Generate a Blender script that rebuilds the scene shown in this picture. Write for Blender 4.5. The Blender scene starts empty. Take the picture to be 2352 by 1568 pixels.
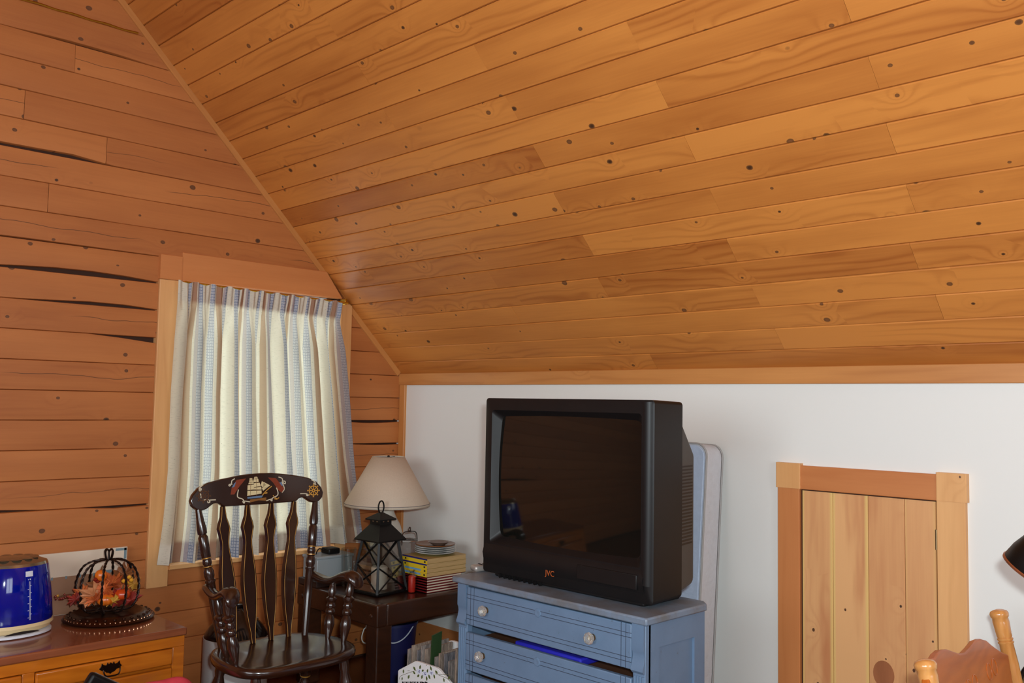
import bpy, bmesh, math, random
from mathutils import Vector, Matrix, noise

random.seed(11)
scene = bpy.context.scene

# ------------------------------------------------------------------ camera
IMG_W, IMG_H = 2352, 1568
CX, CY = IMG_W / 2, IMG_H / 2
_vx = Vector((-900 - CX, 890 - CY, 0)); _vy = Vector((3300 - CX, 967 - CY, 0))
FPX = math.sqrt(-(_vx.x * _vy.x + _vx.y * _vy.y))
_ex = -Vector((_vx.x, _vx.y, FPX)).normalized()
_ey = Vector((_vy.x, _vy.y, FPX)).normalized()
_ez = _ex.cross(_ey)
ROT = Matrix((_ex, _ey, _ez))                    # camera (right, down, forward) -> world
ROT_T = ROT.transposed()
DIST = 3.115                                     # camera to white wall, metres
CAM = Vector((1.2905 * DIST, -DIST, 1.3425))
ZK = CAM.z + 0.0489 * DIST                       # height where the sloped ceiling meets the white wall

cam_data = bpy.data.cameras.new('camera')
cam = bpy.data.objects.new('camera', cam_data)
scene.collection.objects.link(cam)
right, down, fwd = ROT.col[0], ROT.col[1], ROT.col[2]
m = Matrix((right, -down, -fwd)).transposed().to_4x4()
m.translation = CAM
cam.matrix_world = m
cam_data.sensor_width = 36.0
cam_data.sensor_fit = 'HORIZONTAL'
cam_data.lens = 36.0 * FPX / IMG_W
cam_data.clip_start = 0.02
scene.camera = cam

# ------------------------------------------------------------------ view, sky, lights
scene.view_settings.view_transform = 'Standard'
scene.view_settings.look = 'None'
scene.view_settings.gamma = 1.0
scene.view_settings.use_curve_mapping = False
scene.view_settings.exposure = -0.07

world = bpy.data.worlds.new('sky')
scene.world = world
world.use_nodes = True
world.node_tree.nodes['Background'].inputs[0].default_value = (0.80, 0.90, 1.0, 1)
world.node_tree.nodes['Background'].inputs[1].default_value = 3.6


def area_light(name, loc, target, sx, sy, power, color):
    d = bpy.data.lights.new(name, 'AREA')
    d.shape = 'RECTANGLE'; d.size = sx; d.size_y = sy
    d.energy = power; d.color = color
    o = bpy.data.objects.new(name, d)
    scene.collection.objects.link(o)
    o.location = loc
    o.rotation_euler = (Vector(target) - Vector(loc)).to_track_quat('-Z', 'Y').to_euler()
    return o


# flash on the photographer's camera, a little right of and above the lens
FLASH = CAM + right * 0.07 - down * 0.09 + fwd * 0.02
area_light('camera_flash', FLASH, FLASH + fwd * 2 - down * 0.2, 0.07, 0.05, 58, (0.84, 0.96, 1.0))
# added fill lights at unseen windows placed behind the camera for their light
area_light('fill_wall_front', (3.3, -5.32, 1.75), (2.6, 0, 1.2), 2.1, 1.2, 72, (0.91, 0.97, 1.0))
area_light('fill_wall_right', (6.22, -2.4, 1.6), (0, -1.6, 1.3), 1.3, 1.3, 24, (0.88, 0.96, 1.0))

# ------------------------------------------------------------------ pixel helpers: a pixel gives a direction, a plane gives the distance


def ray(u, v):
    return ROT @ Vector((u - CX, v - CY, FPX))


def PX(u, v, x):
    r = ray(u, v); return CAM + r * ((x - CAM.x) / r.x)


def PY(u, v, y):
    r = ray(u, v); return CAM + r * ((y - CAM.y) / r.y)


def PZ(u, v, z):
    r = ray(u, v); return CAM + r * ((z - CAM.z) / r.z)


def ZAT(x, y, v):
    """height over (x, y) that shows at image row v"""
    p0 = ROT_T @ (Vector((x, y, 0)) - CAM); d = ROT_T @ Vector((0, 0, 1))
    k = v - CY
    return (FPX * p0.y - k * p0.z) / (k * d.z - FPX * d.y)


def RAD(x, y, z, wpx):
    """radius in metres of a round thing at (x, y, z) that shows wpx pixels wide"""
    p = ROT_T @ (Vector((x, y, z)) - CAM)
    return wpx / 2 * p.length / FPX * math.cos(math.atan2(abs(p.x), p.z)) * 1.0


def YAT(x, z, u):
    p0 = ROT_T @ (Vector((x, 0, z)) - CAM); d = ROT_T @ Vector((0, 1, 0))
    k = u - CX
    return (FPX * p0.x - k * p0.z) / (k * d.z - FPX * d.x)


# ------------------------------------------------------------------ mesh helpers
COL = scene.collection


class MB:
    def __init__(self):
        self.v = []; self.f = []

    def add(self, verts, faces):
        o = len(self.v)
        self.v += [Vector(p) for p in verts]
        self.f += [tuple(i + o for i in f) for f in faces]
        return self

    def box(self, x0, x1, y0, y1, z0, z1, M=None):
        vs = [Vector((x, y, z)) for z in (z0, z1) for y in (y0, y1) for x in (x0, x1)]
        if M: vs = [M @ p for p in vs]
        return self.add(vs, [(0, 2, 3, 1), (4, 5, 7, 6), (0, 1, 5, 4), (2, 6, 7, 3), (0, 4, 6, 2), (1, 3, 7, 5)])

    def lathe(self, prof, seg=24, c=(0, 0, 0), M=None, caps=True, sx=1, sy=1):
        vs = []; fs = []
        c = Vector(c)
        for r, z in prof:
            for i in range(seg):
                a = 2 * math.pi * i / seg
                vs.append(Vector((r * math.cos(a) * sx, r * math.sin(a) * sy, z)))
        if M: vs = [M @ p for p in vs]
        vs = [p + c for p in vs]
        n = len(prof)
        for k in range(n - 1):
            for i in range(seg):
                j = (i + 1) % seg
                fs.append((k * seg + i, k * seg + j, (k + 1) * seg + j, (k + 1) * seg + i))
        if caps:
            fs.append(tuple(range(seg))[::-1]); fs.append(tuple((n - 1) * seg + i for i in range(seg)))
        return self.add(vs, fs)

    def tube(self, pts, rad, seg=8, closed=False, caps=True):
        pts = [Vector(p) for p in pts]; n = len(pts)
        if not isinstance(rad, (list, tuple)): rad = [rad] * n
        vs = []; fs = []
        up = None
        for i in range(n):
            if closed: t = pts[(i + 1) % n] - pts[i - 1]
            else: t = pts[min(i + 1, n - 1)] - pts[max(i - 1, 0)]
            t.normalize()
            if up is None:
                up = Vector((0, 0, 1)) if abs(t.z) < .9 else Vector((1, 0, 0))
            a = t.cross(up)
            if a.length < 1e-6: a = t.orthogonal()
            a.normalize(); b = a.cross(t); up = b
            for j in range(seg):
                an = 2 * math.pi * j / seg
                vs.append(pts[i] + (a * math.cos(an) + b * math.sin(an)) * rad[i])
        m_ = n if closed else n - 1
        for i in range(m_):
            i2 = (i + 1) % n
            for j in range(seg):
                j2 = (j + 1) % seg
                fs.append((i * seg + j, i * seg + j2, i2 * seg + j2, i2 * seg + j))
        if caps and not closed:
            fs.append(tuple(range(seg))[::-1]); fs.append(tuple((n - 1) * seg + j for j in range(seg)))
        return self.add(vs, fs)

    def prism(self, outline, h0, h1, M=None):
        n = len(outline)
        vs = [Vector((p[0], p[1], h0)) for p in outline] + [Vector((p[0], p[1], h1)) for p in outline]
        if M: vs = [M @ p for p in vs]
        fs = [tuple(range(n))[::-1], tuple(range(n, 2 * n))]
        for i in range(n):
            j = (i + 1) % n
            fs.append((i, j, n + j, n + i))
        return self.add(vs, fs)

    def grid(self, nu, nv, fn):
        vs = [fn(i / nu, j / nv) for j in range(nv + 1) for i in range(nu + 1)]
        fs = [(j * (nu + 1) + i, j * (nu + 1) + i + 1, (j + 1) * (nu + 1) + i + 1, (j + 1) * (nu + 1) + i)
              for j in range(nv) for i in range(nu)]
        return self.add(vs, fs)


def origin_of(parent):
    """world position of the frame a child's vertices live in"""
    o = Vector((0, 0, 0))
    while parent is not None:
        o += parent.location
        parent = parent.parent
    return o


def build(mb, name, mat, parent=None, loc=None, smooth=40, bevel=0, bseg=2, subsurf=0, attrs=None, solid=0, fix=True):
    me = bpy.data.meshes.new(name)
    base = Vector(loc) if loc is not None else Vector((0, 0, 0))
    off = origin_of(parent) + base
    me.from_pydata([tuple(p - off) for p in mb.v], [], mb.f)
    if fix:
        bm = bmesh.new(); bm.from_mesh(me)
        bmesh.ops.recalc_face_normals(bm, faces=bm.faces)
        bm.to_mesh(me); bm.free()
    if attrs:
        for k, data in attrs.items():
            if isinstance(data[0], (int, float)):
                at = me.attributes.new(k, 'FLOAT', 'POINT'); at.data.foreach_set('value', data)
            else:
                at = me.attributes.new(k, 'FLOAT_VECTOR', 'POINT')
                at.data.foreach_set('vector', [x for p in data for x in p])
    if smooth:
        me.shade_smooth(); me.set_sharp_from_angle(angle=math.radians(smooth))
    if isinstance(mat, (list, tuple)):
        for mm in mat: me.materials.append(mm)
    else:
        me.materials.append(mat)
    o = bpy.data.objects.new(name, me)
    COL.objects.link(o)
    o.location = base
    if parent: o.parent = parent
    if solid:
        s = o.modifiers.new('solidify', 'SOLIDIFY'); s.thickness = solid; s.offset = 0
    if bevel:
        b = o.modifiers.new('bevel', 'BEVEL'); b.width = bevel; b.segments = bseg; b.limit_method = 'ANGLE'
        b.angle_limit = math.radians(40); b.harden_normals = False
    if subsurf:
        s = o.modifiers.new('subsurf', 'SUBSURF'); s.levels = subsurf; s.render_levels = subsurf
    return o


def tag(o, label=None, cat=None, group=None, kind=None):
    if label: o['label'] = label
    if cat: o['category'] = cat
    if group: o['group'] = group
    if kind: o['kind'] = kind
    return o


def thing(name, loc, label=None, cat=None, group=None, kind=None):
    o = bpy.data.objects.new(name, None)
    o.empty_display_size = 0.05
    COL.objects.link(o); o.location = loc
    return tag(o, label, cat, group, kind)


def frame(p, xa, ya):
    """matrix whose local x, y follow xa, ya (z = x cross y), placed at p"""
    xa = Vector(xa).normalized(); ya = Vector(ya).normalized(); za = xa.cross(ya)
    m_ = Matrix((xa, ya, za)).transposed().to_4x4(); m_.translation = Vector(p)
    return m_


def rotz(c, a):
    return Matrix.Translation(Vector(c)) @ Matrix.Rotation(a, 4, 'Z')


def axis_frame(p0, p1):
    p0 = Vector(p0); d = (Vector(p1) - p0)
    q = d.to_track_quat('Z', 'Y').to_matrix().to_4x4(); q.translation = p0
    return q, d.length


def turned(mb, p0, p1, prof, seg=16):
    """lathe along p0->p1; prof = [(t 0..1, radius)]"""
    q, L = axis_frame(p0, p1)
    return mb.lathe([(r, t * L) for t, r in prof], seg, M=q)


def smooth_curve(pts, n=8, closed=False):
    pts = [Vector(p) for p in pts]; out = []; m_ = len(pts)
    rng = range(m_ if closed else m_ - 1)
    for i in rng:
        p1 = pts[i]; p2 = pts[(i + 1) % m_]
        p0 = pts[i - 1] if (i > 0 or closed) else p1
        p3 = pts[(i + 2) % m_] if (i + 2 < m_ or closed) else p2
        for k in range(n):
            t = k / n
            out.append(0.5 * ((2 * p1) + (p2 - p0) * t + (2 * p0 - 5 * p1 + 4 * p2 - p3) * t * t
                              + (3 * p1 - p0 - 3 * p2 + p3) * t ** 3))
    if not closed: out.append(pts[-1])
    return out


# ------------------------------------------------------------------ materials
def srgb(r, g, b):
    def c(x):
        x /= 255.0
        return x / 12.92 if x <= .04045 else ((x + .055) / 1.055) ** 2.4
    return (c(r), c(g), c(b), 1.0)


class NT:
    """tiny node-tree writer"""
    def __init__(self, name):
        self.m = bpy.data.materials.new(name); self.m.use_nodes = True
        self.t = self.m.node_tree; self.n = self.t.nodes; self.l = self.t.links
        self.bsdf = self.n['Principled BSDF']; self.out = self.n['Material Output']

    def node(self, kind, **kw):
        n = self.n.new(kind)
        for k, v in kw.items():
            setattr(n, k, v)
        return n

    def put(self, sock, v):
        if hasattr(v, 'is_output') or isinstance(v, bpy.types.NodeSocket): self.l.new(v, sock)
        else: sock.default_value = v

    def math(self, op, a, b=0.0, c=0.0, clamp=False):
        n = self.node('ShaderNodeMath', operation=op, use_clamp=clamp)
        self.put(n.inputs[0], a); self.put(n.inputs[1], b); self.put(n.inputs[2], c)
        return n.outputs[0]

    def mix(self, f, a, b, blend='MIX'):
        n = self.node('ShaderNodeMix', data_type='RGBA', blend_type=blend)
        self.put(n.inputs[0], f); self.put(n.inputs[6], a); self.put(n.inputs[7], b)
        return n.outputs[2]

    def ramp(self, f, stops, interp='LINEAR'):
        n = self.node('ShaderNodeValToRGB'); cr = n.color_ramp; cr.interpolation = interp
        while len(cr.elements) < len(stops): cr.elements.new(0.5)
        for e, (p, c) in zip(cr.elements, stops):
            e.position = p; e.color = c if len(c) == 4 else (*c, 1)
        self.put(n.inputs[0], f)
        return n.outputs[0]

    def noise(self, vec, scale, detail=3, rough=.5, dist=0.0, dims='3D'):
        n = self.node('ShaderNodeTexNoise', noise_dimensions=dims)
        if vec is not None: self.l.new(vec, n.inputs['Vector'])
        n.inputs['Scale'].default_value = scale; n.inputs['Detail'].default_value = detail
        n.inputs['Roughness'].default_value = rough; n.inputs['Distortion'].default_value = dist
        return n.outputs[0]

    def comb(self, x, y, z):
        n = self.node('ShaderNodeCombineXYZ')
        self.put(n.inputs[0], x); self.put(n.inputs[1], y); self.put(n.inputs[2], z)
        return n.outputs[0]

    def sep(self, v):
        n = self.node('ShaderNodeSeparateXYZ'); self.l.new(v, n.inputs[0])
        return n.outputs[0], n.outputs[1], n.outputs[2]

    def attr(self, name):
        n = self.node('ShaderNodeAttribute', attribute_name=name)
        return n

    def step(self, v, lo, hi):
        n = self.node('ShaderNodeMapRange', interpolation_type='SMOOTHSTEP')
        self.put(n.inputs[0], v); self.put(n.inputs[1], lo); self.put(n.inputs[2], hi)
        n.inputs[3].default_value = 0.0; n.inputs[4].default_value = 1.0
        return n.outputs[0]

    def bump(self, h, strength=.2, dist=.002):
        n = self.node('ShaderNodeBump')
        n.inputs['Strength'].default_value = strength; n.inputs['Distance'].default_value = dist
        self.put(n.inputs['Height'], h)
        self.l.new(n.outputs[0], self.bsdf.inputs['Normal'])

    def set(self, color=None, rough=None, metal=None, spec=None, **kw):
        b = self.bsdf
        if color is not None: self.put(b.inputs['Base Color'], color)
        if rough is not None: self.put(b.inputs['Roughness'], rough)
        if metal is not None: self.put(b.inputs['Metallic'], metal)
        if spec is not None: self.put(b.inputs['Specular IOR Level'], spec)
        for k, v in kw.items(): self.put(b.inputs[k], v)
        return self


def plain(name, color, rough=.5, metal=0.0, var=0.06, scale=30, bump=0.0, spec=.5, **kw):
    t = NT(name)
    tc = t.node('ShaderNodeTexCoord').outputs['Object']
    nz = t.noise(tc, scale, 4, .6)
    f = t.math('MULTIPLY', t.math('SUBTRACT', nz, .5), var * 4)
    col = t.mix(t.math('ADD', .5, f, clamp=True), tuple(c * (1 - var) for c in color[:3]) + (1,),
                tuple(min(1, c * (1 + var)) for c in color[:3]) + (1,))
    t.set(col, rough, metal, spec, **kw)
    if bump: t.bump(nz, bump, .002)
    return t.m


def wood_boards(name, light, dark, knotc, knots=.45, rmin=.004, rmax=.011, kscale=5.5, tint=.22, rough=.36,
                cracks=0.0, lines=.35, blotch=None, sap=0.0):
    """knotty board wood; wc = (along, across, depth) with a random offset per board, bd = (random, random, 0..1 across)"""
    t = NT(name)
    wc = t.attr('wc').outputs['Vector']; bd = t.attr('bd').outputs['Vector']
    x, y, z = t.sep(wc); r1, r2, va = t.sep(bd)
    vor = t.node('ShaderNodeTexVoronoi', voronoi_dimensions='2D', feature='F1')
    t.l.new(t.comb(x, t.math('MULTIPLY', y, 1.25), 0.0), vor.inputs['Vector'])
    vor.inputs['Scale'].default_value = kscale; vor.inputs['Randomness'].default_value = .9
    d = t.math('DIVIDE', vor.outputs['Distance'], kscale)
    wob = t.noise(t.comb(t.math('MULTIPLY', x, 60), t.math('MULTIPLY', y, 60), 0.0), 1, 2)
    d = t.math('ADD', d, t.math('MULTIPLY', t.math('SUBTRACT', wob, .5), .004))
    cr, cg, cb = t.sep(vor.outputs['Color'])
    pres = t.step(cr, 1 - knots, 1 - knots + .01)
    rad = t.math('ADD', rmin, t.math('MULTIPLY', t.math('POWER', cg, 2.0), rmax - rmin))
    inside = t.math('MULTIPLY', t.math('SUBTRACT', 1.0, t.step(d, t.math('MULTIPLY', rad, .75), rad)), pres)
    core = t.math('MULTIPLY', t.math('SUBTRACT', 1.0, t.step(d, t.math('MULTIPLY', rad, .35), t.math('MULTIPLY', rad, .7))), pres)
    halo = t.math('MULTIPLY', t.math('EXPONENT', t.math('MULTIPLY', d, -38.0)), pres)
    n1 = t.noise(t.comb(t.math('MULTIPLY', x, 1.1), t.math('MULTIPLY', y, 6), t.math('MULTIPLY', z, 6)), 1, 2, .5)
    w = t.math('ADD', t.math('MULTIPLY', y, 26), t.math('MULTIPLY', n1, 4.6))
    w = t.math('ADD', w, t.math('MULTIPLY', halo, 3.4))
    ln = t.math('SINE', t.math('MULTIPLY', w, 6.2832))
    ln = t.math('POWER', t.math('ADD', t.math('MULTIPLY', ln, .5), .5), 3.0)
    fine = t.noise(t.comb(t.math('MULTIPLY', x, 5), t.math('MULTIPLY', y, 150), t.math('MULTIPLY', z, 150)), 1, 3, .6)
    broad = t.noise(t.comb(t.math('MULTIPLY', x, 1.4), t.math('MULTIPLY', y, 9), z), 1, 3, .55)
    lmask = t.step(t.noise(t.comb(t.math('MULTIPLY', x, .9), t.math('MULTIPLY', y, 5), 3.3), 1, 1), .42, .62)
    f = t.math('ADD', t.math('MULTIPLY', t.math('MULTIPLY', ln, lmask), lines),
               t.math('ADD', t.math('MULTIPLY', fine, .25), t.math('MULTIPLY', t.math('SUBTRACT', broad, .4), .9)))
    f = t.math('ADD', f, t.math('MULTIPLY', t.math('SUBTRACT', r1, .5), tint * 2), clamp=True)
    col = t.mix(f, light, dark)
    if blotch is not None:
        col = t.mix(t.math('MULTIPLY', t.step(broad, .52, .72), .55), col, blotch)
    col = t.mix(t.math('MULTIPLY', halo, .35), col, light)
    col = t.mix(t.math('MULTIPLY', inside, .9), col, tuple(c * .55 for c in knotc[:3]) + (1,))
    col = t.mix(t.math('MULTIPLY', core, .8), col, t.mix(t.step(cb, .7, .8), knotc, srgb(52, 32, 22)))
    if sap: col = t.mix(t.math('MULTIPLY', t.math('ADD', t.step(va, .9, .97), t.math('SUBTRACT', 1.0, t.step(va, .04, .12))), t.math('MULTIPLY', sap, t.step(r2, .3, .5))), col, srgb(228, 190, 116))
    if cracks:
        cn = t.noise(t.comb(t.math('MULTIPLY', x, 2.2), 0.0, t.math('MULTIPLY', r2, 37)), 1, 3, .6)
        cl = t.math('ABSOLUTE', t.math('SUBTRACT', va, t.math('ADD', .25, t.math('MULTIPLY', cn, .55))))
        cm = t.step(t.noise(t.comb(t.math('MULTIPLY', x, 1.2), t.math('MULTIPLY', r2, 91), 0.0), 1, 1), .46, .52)
        ck = t.math('MULTIPLY', t.math('SUBTRACT', 1.0, t.step(cl, .004, .014)), t.math('MULTIPLY', cm, t.step(r2, 1 - cracks, 1 - cracks + .02)))
        col = t.mix(t.math('MULTIPLY', ck, .85), col, srgb(48, 24, 10))
    t.set(col, t.math('ADD', rough, t.math('MULTIPLY', fine, .12)), 0.0, .5)
    t.bump(t.math('ADD', t.math('MULTIPLY', fine, .5), t.math('MULTIPLY', inside, -.6)), .12, .001)
    return t.m


def wood_solid(name, light, dark, axis='X', rough=.3, knots=0.0, coat=0.0, scale=1.0, lines=22):
    """furniture wood in object space, grain along one axis"""
    t = NT(name)
    tc = t.node('ShaderNodeTexCoord').outputs['Object']
    x, y, z = t.sep(tc)
    if axis == 'Y': x, y, z = y, x, z
    if axis == 'Z': x, y, z = z, y, x
    n1 = t.noise(t.comb(t.math('MULTIPLY', x, 2.2 * scale), t.math('MULTIPLY', y, 9 * scale), t.math('MULTIPLY', z, 9 * scale)), 1, 3)
    fine = t.noise(t.comb(t.math('MULTIPLY', x, 8), t.math('MULTIPLY', y, 160), t.math('MULTIPLY', z, 160)), 1, 3, .6)
    ln = t.math('SINE', t.math('ADD', t.math('MULTIPLY', t.math('ADD', y, z), lines * 6.28), t.math('MULTIPLY', n1, 30)))
    f = t.math('ADD', t.math('MULTIPLY', ln, .14), t.math('ADD', t.math('MULTIPLY', n1, .75), t.math('MULTIPLY', t.math('SUBTRACT', fine, .5), .35)), clamp=True)
    col = t.mix(f, light, dark)
    if knots:
        vor = t.node('ShaderNodeTexVoronoi', feature='F1'); t.l.new(tc, vor.inputs['Vector'])
        vor.inputs['Scale'].default_value = 5
        r_, g_, b_ = t.sep(vor.outputs['Color'])
        k = t.math('MULTIPLY', t.math('SUBTRACT', 1.0, t.step(vor.outputs['Distance'], .05, .085)), t.step(r_, 1 - knots, 1 - knots + .02))
        col = t.mix(k, col, srgb(60, 26, 8))
    t.set(col, rough, 0.0, .5)
    if coat: t.set(**{'Coat Weight': coat, 'Coat Roughness': .06})
    return t.m


M = {}
PINE_L, PINE_D, PINE_K = srgb(222, 160, 96), srgb(176, 104, 48), srgb(118, 78, 46)
M['pine_ceiling'] = wood_boards('pine_ceiling', srgb(210, 134, 62), srgb(138, 62, 16), srgb(128, 80, 46), knots=.5, kscale=6.0, rmin=.006, rmax=.016, tint=.22,
                                rough=.36, lines=.25)
M['pine_log'] = wood_boards('pine_log', srgb(192, 118, 60), srgb(142, 72, 28), srgb(112, 68, 38), knots=.5, kscale=5.2, rmin=.007,
                            rmax=.016, tint=.16, rough=.55, cracks=.5, lines=.12)
M['pine_trim'] = wood_boards('pine_trim', srgb(208, 142, 78), srgb(160, 92, 40), srgb(110, 70, 40), knots=.3, kscale=5, tint=.12, rough=.4, lines=.2)
M['pine_casing'] = wood_boards('pine_casing', srgb(232, 176, 116), srgb(198, 134, 76), srgb(150, 96, 56), knots=.3, kscale=4, tint=.12, rough=.42, lines=.18)
M['cedar_plank'] = wood_boards('cedar_plank', srgb(228, 172, 116), srgb(190, 122, 76), srgb(84, 44, 22), knots=.5, kscale=6, rmin=.004, rmax=.008,
                               tint=.25, rough=.42, lines=.16, blotch=srgb(184, 108, 66), sap=.8)
M['cedar_red'] = wood_boards('cedar_red', srgb(206, 132, 76), srgb(178, 100, 50), srgb(120, 70, 40), knots=.1, tint=.1, rough=.42, lines=.2)
M['dark_gap'] = plain('dark_gap', srgb(58, 30, 14), .9)
M['white_paint'] = plain('white_paint', srgb(232, 231, 226), .55, var=.015, scale=6, bump=.03)


# ------------------------------------------------------------------ boards
def board(name, parent, O, L, A, prof, l0, l1, mat, nseg=1, lower=None, upper=None, wob=0.0, tone=None):
    """board with cross-section prof [(across, out)], running along L from l0(a) to l1(a); N = L x A points into the room"""
    O = Vector(O); L = Vector(L).normalized(); A = Vector(A).normalized(); N = L.cross(A)
    n = len(prof); vs = []; wc = []; bdv = []
    amax = max(p[0] for p in prof)
    ox, oy, oz = random.uniform(0, 90), random.uniform(0, 90), random.uniform(0, 90)
    r1, r2 = random.random(), random.random()
    if tone is not None: r1 = tone
    f0 = l0 if callable(l0) else (lambda a: l0)
    f1 = l1 if callable(l1) else (lambda a: l1)
    for j in range(nseg + 1):
        t = j / nseg
        for (a, o_) in prof:
            l = f0(a) * (1 - t) + f1(a) * t
            a2 = a
            frac = a / amax
            if lower: a2 += lower(l) * max(0, 1 - frac * 2.2)
            if upper: a2 -= upper(l) * max(0, frac * 2.2 - 1.2)
            o2 = o_
            if wob and o_ > -.006:
                o2 += wob * (noise.noise(Vector((l * 2.3 + ox, a * 9, oy))))
            vs.append(O + L * l + A * a2 + N * o2)
            wc.append((l + ox, a + oy, o_ + oz)); bdv.append((r1, r2, frac))
    fs = []
    for j in range(nseg):
        for i in range(n):
            k = (i + 1) % n
            fs.append((j * n + i, j * n + k, (j + 1) * n + k, (j + 1) * n + i))
    fs.append(tuple(range(n))[::-1]); fs.append(tuple(nseg * n + i for i in range(n)))
    mb = MB(); mb.add(vs, fs)
    return build(mb, name, mat, parent, smooth=30, attrs={'wc': wc, 'bd': bdv})


def flat_prof(w, th=.018, ch=.002):
    return [(0, -th), (0, -ch), (ch, 0), (w - ch, 0), (w, -ch), (w, -th)]


# ================================================================== THE ROOM
RX = 6.1          # far end wall behind the camera
RIDGE_Y = -2.55; RIDGE_Z = ZK - RIDGE_Y
FRONT_Y = -5.2; FRONT_Z = 2.45
S2 = math.sqrt(.5)


def ceil_z(y):
    if y >= RIDGE_Y: return ZK - y
    t = (y - RIDGE_Y) / (FRONT_Y - RIDGE_Y)
    return RIDGE_Z + (FRONT_Z - RIDGE_Z) * t


def ceil_y(z):
    return min(0.0, ZK - z)


def front_y(z):
    """where the far roof slope meets height z"""
    if z <= FRONT_Z: return FRONT_Y
    t = (z - RIDGE_Z) / (FRONT_Z - RIDGE_Z)
    return RIDGE_Y + t * (FRONT_Y - RIDGE_Y)


# floor
t = NT('floor_boards')
tc = t.node('ShaderNodeTexCoord').outputs['Object']
x, y, z = t.sep(tc)
br = t.node('ShaderNodeTexBrick'); t.l.new(tc, br.inputs['Vector'])
br.inputs['Scale'].default_value = 1; br.inputs['Brick Width'].default_value = 1.8; br.inputs['Row Height'].default_value = .09
br.inputs['Mortar Size'].default_value = .0015
br.inputs['Color1'].default_value = srgb(112, 58, 30); br.inputs['Color2'].default_value = srgb(92, 46, 24); br.inputs['Mortar'].default_value = srgb(30, 14, 8)
g = t.noise(t.comb(t.math('MULTIPLY', x, 3), t.math('MULTIPLY', y, 70), 0.0), 1, 3)
t.set(t.mix(t.math('MULTIPLY', g, .45), br.outputs[0], srgb(70, 34, 18)), .32)
M['floor'] = t.m
mb = MB().box(-.1, RX, FRONT_Y, .1, -.06, 0)
tag(build(mb, 'floor', M['floor'], smooth=0), kind='structure')

# ceiling: slab plus separate boards on the visible slope
ceiling = thing('ceiling', (0, 0, 0), kind='structure')
mb = MB()
TH = .1
for (ya, za, yb, zb) in ((.12, ZK - .12, RIDGE_Y, RIDGE_Z), (RIDGE_Y, RIDGE_Z, FRONT_Y, FRONT_Z)):
    up = .018 / S2 if ya > 0 else 0.0
    mb.add([(-.1, ya, za + up), (RX, ya, za + up), (RX, yb, zb + up), (-.1, yb, zb + up),
            (-.1, ya, za + up + TH), (RX, ya, za + up + TH), (RX, yb, zb + up + TH), (-.1, yb, zb + up + TH)],
           [(0, 1, 2, 3), (7, 6, 5, 4), (0, 4, 5, 1), (1, 5, 6, 2), (2, 6, 7, 3), (3, 7, 4, 0)])
M['roof_deck'] = plain('roof_deck', srgb(150, 86, 42), .6, var=.1)
build(mb, 'roof_deck', M['roof_deck'], ceiling, smooth=0)
BW = .1022
JOINT = {17: [1.135], 15: [1.145], 14: [1.74], 13: [1.13, 2.346], 12: [1.75, 2.98], 11: [2.35], 10: [1.748, 2.99], 9: [2.356], 8: [1.72, 2.975],
         7: [2.357], 6: [1.743, 2.97], 5: [1.136, 2.33], 4: [1.70, 2.92], 3: [1.139, 2.34], 2: [2.94], 1: [2.35], 0: [1.74], 16: [2.9], 18: [1.74, 3.6]}
cprof = [(.0006, -.018), (.0006, -.005), (.0052, 0), (BW - .003, 0), (BW - .0006, -.003), (BW - .0006, -.018)]
nrow = int((-RIDGE_Y / S2) / BW) + 1
for k in range(nrow):
    s0 = (k - .12) * BW
    js = JOINT.get(k) or [.53 + .61 * random.choice((1, 2, 3))]
    xs = [0.0] + js
    while xs[-1] < RX - 1.0:
        nx = xs[-1] + .61 * random.choice((3, 4))
        xs.append(min(nx, RX))
    if xs[-1] < RX: xs.append(RX)
    for a, b in zip(xs[:-1], xs[1:]):
        lift = random.uniform(-.0008, .0008)
        board('ceiling_board', ceiling, Vector((0, -s0 * S2, ZK + s0 * S2)) + Vector((0, -S2, -S2)) * lift, (1, 0, 0), (0, -S2, S2), cprof,
              a + .0004, b - .0004, M['pine_ceiling'])

# gable wall with logs
wall_left = thing('wall_left', (0, 0, 0), kind='structure')
ROWH, ROW0 = .1226, .0164
WY0, WY1, WZ0, WZ1 = -1.289, -.42, .60, 1.876           # window opening
CY0, CY1, CZ0 = -1.385, -.349, .507                     # outer edges of the casing
mb = MB()
hole = [(WY0, WZ0), (WY1, WZ0), (WY1, WZ1), (WY0, WZ1)]
def slab(poly):
    n = len(poly)
    mb.add([(-.06, p[0], p[1]) for p in poly] + [(-.03, p[0], p[1]) for p in poly],
           [tuple(range(n)), tuple(range(n, 2 * n))[::-1]] + [(i, (i + 1) % n, n + (i + 1) % n, n + i) for i in range(n)])
slab([(FRONT_Y, -.0), (WY0, 0), (WY0, ceil_z(WY0) + .05), (RIDGE_Y, RIDGE_Z + .05), (FRONT_Y, FRONT_Z + .05)])
slab([(WY0, 0), (WY1, 0), (WY1, WZ0), (WY0, WZ0)])
slab([(WY0, WZ1), (WY1, WZ1), (WY1, ceil_z(WY1) + .05), (WY0, ceil_z(WY0) + .05)])
slab([(WY1, 0), (.05, 0), (.05, ZK), (WY1, ceil_z(WY1) + .05)])
build(mb, 'wall_backing', M['dark_gap'], wall_left, smooth=0)


def bumps(lst):
    def fn(l):
        s = 0
        for c, hw, amp in lst:
            d_ = abs(l - c) / hw
            if d_ < 1: s += amp * (1 - d_ * d_) ** 1.5
        return s + .0015 * noise.noise(Vector((l * 5, lst[0][0] * 3 if lst else 0, 1)))
    return fn


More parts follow.
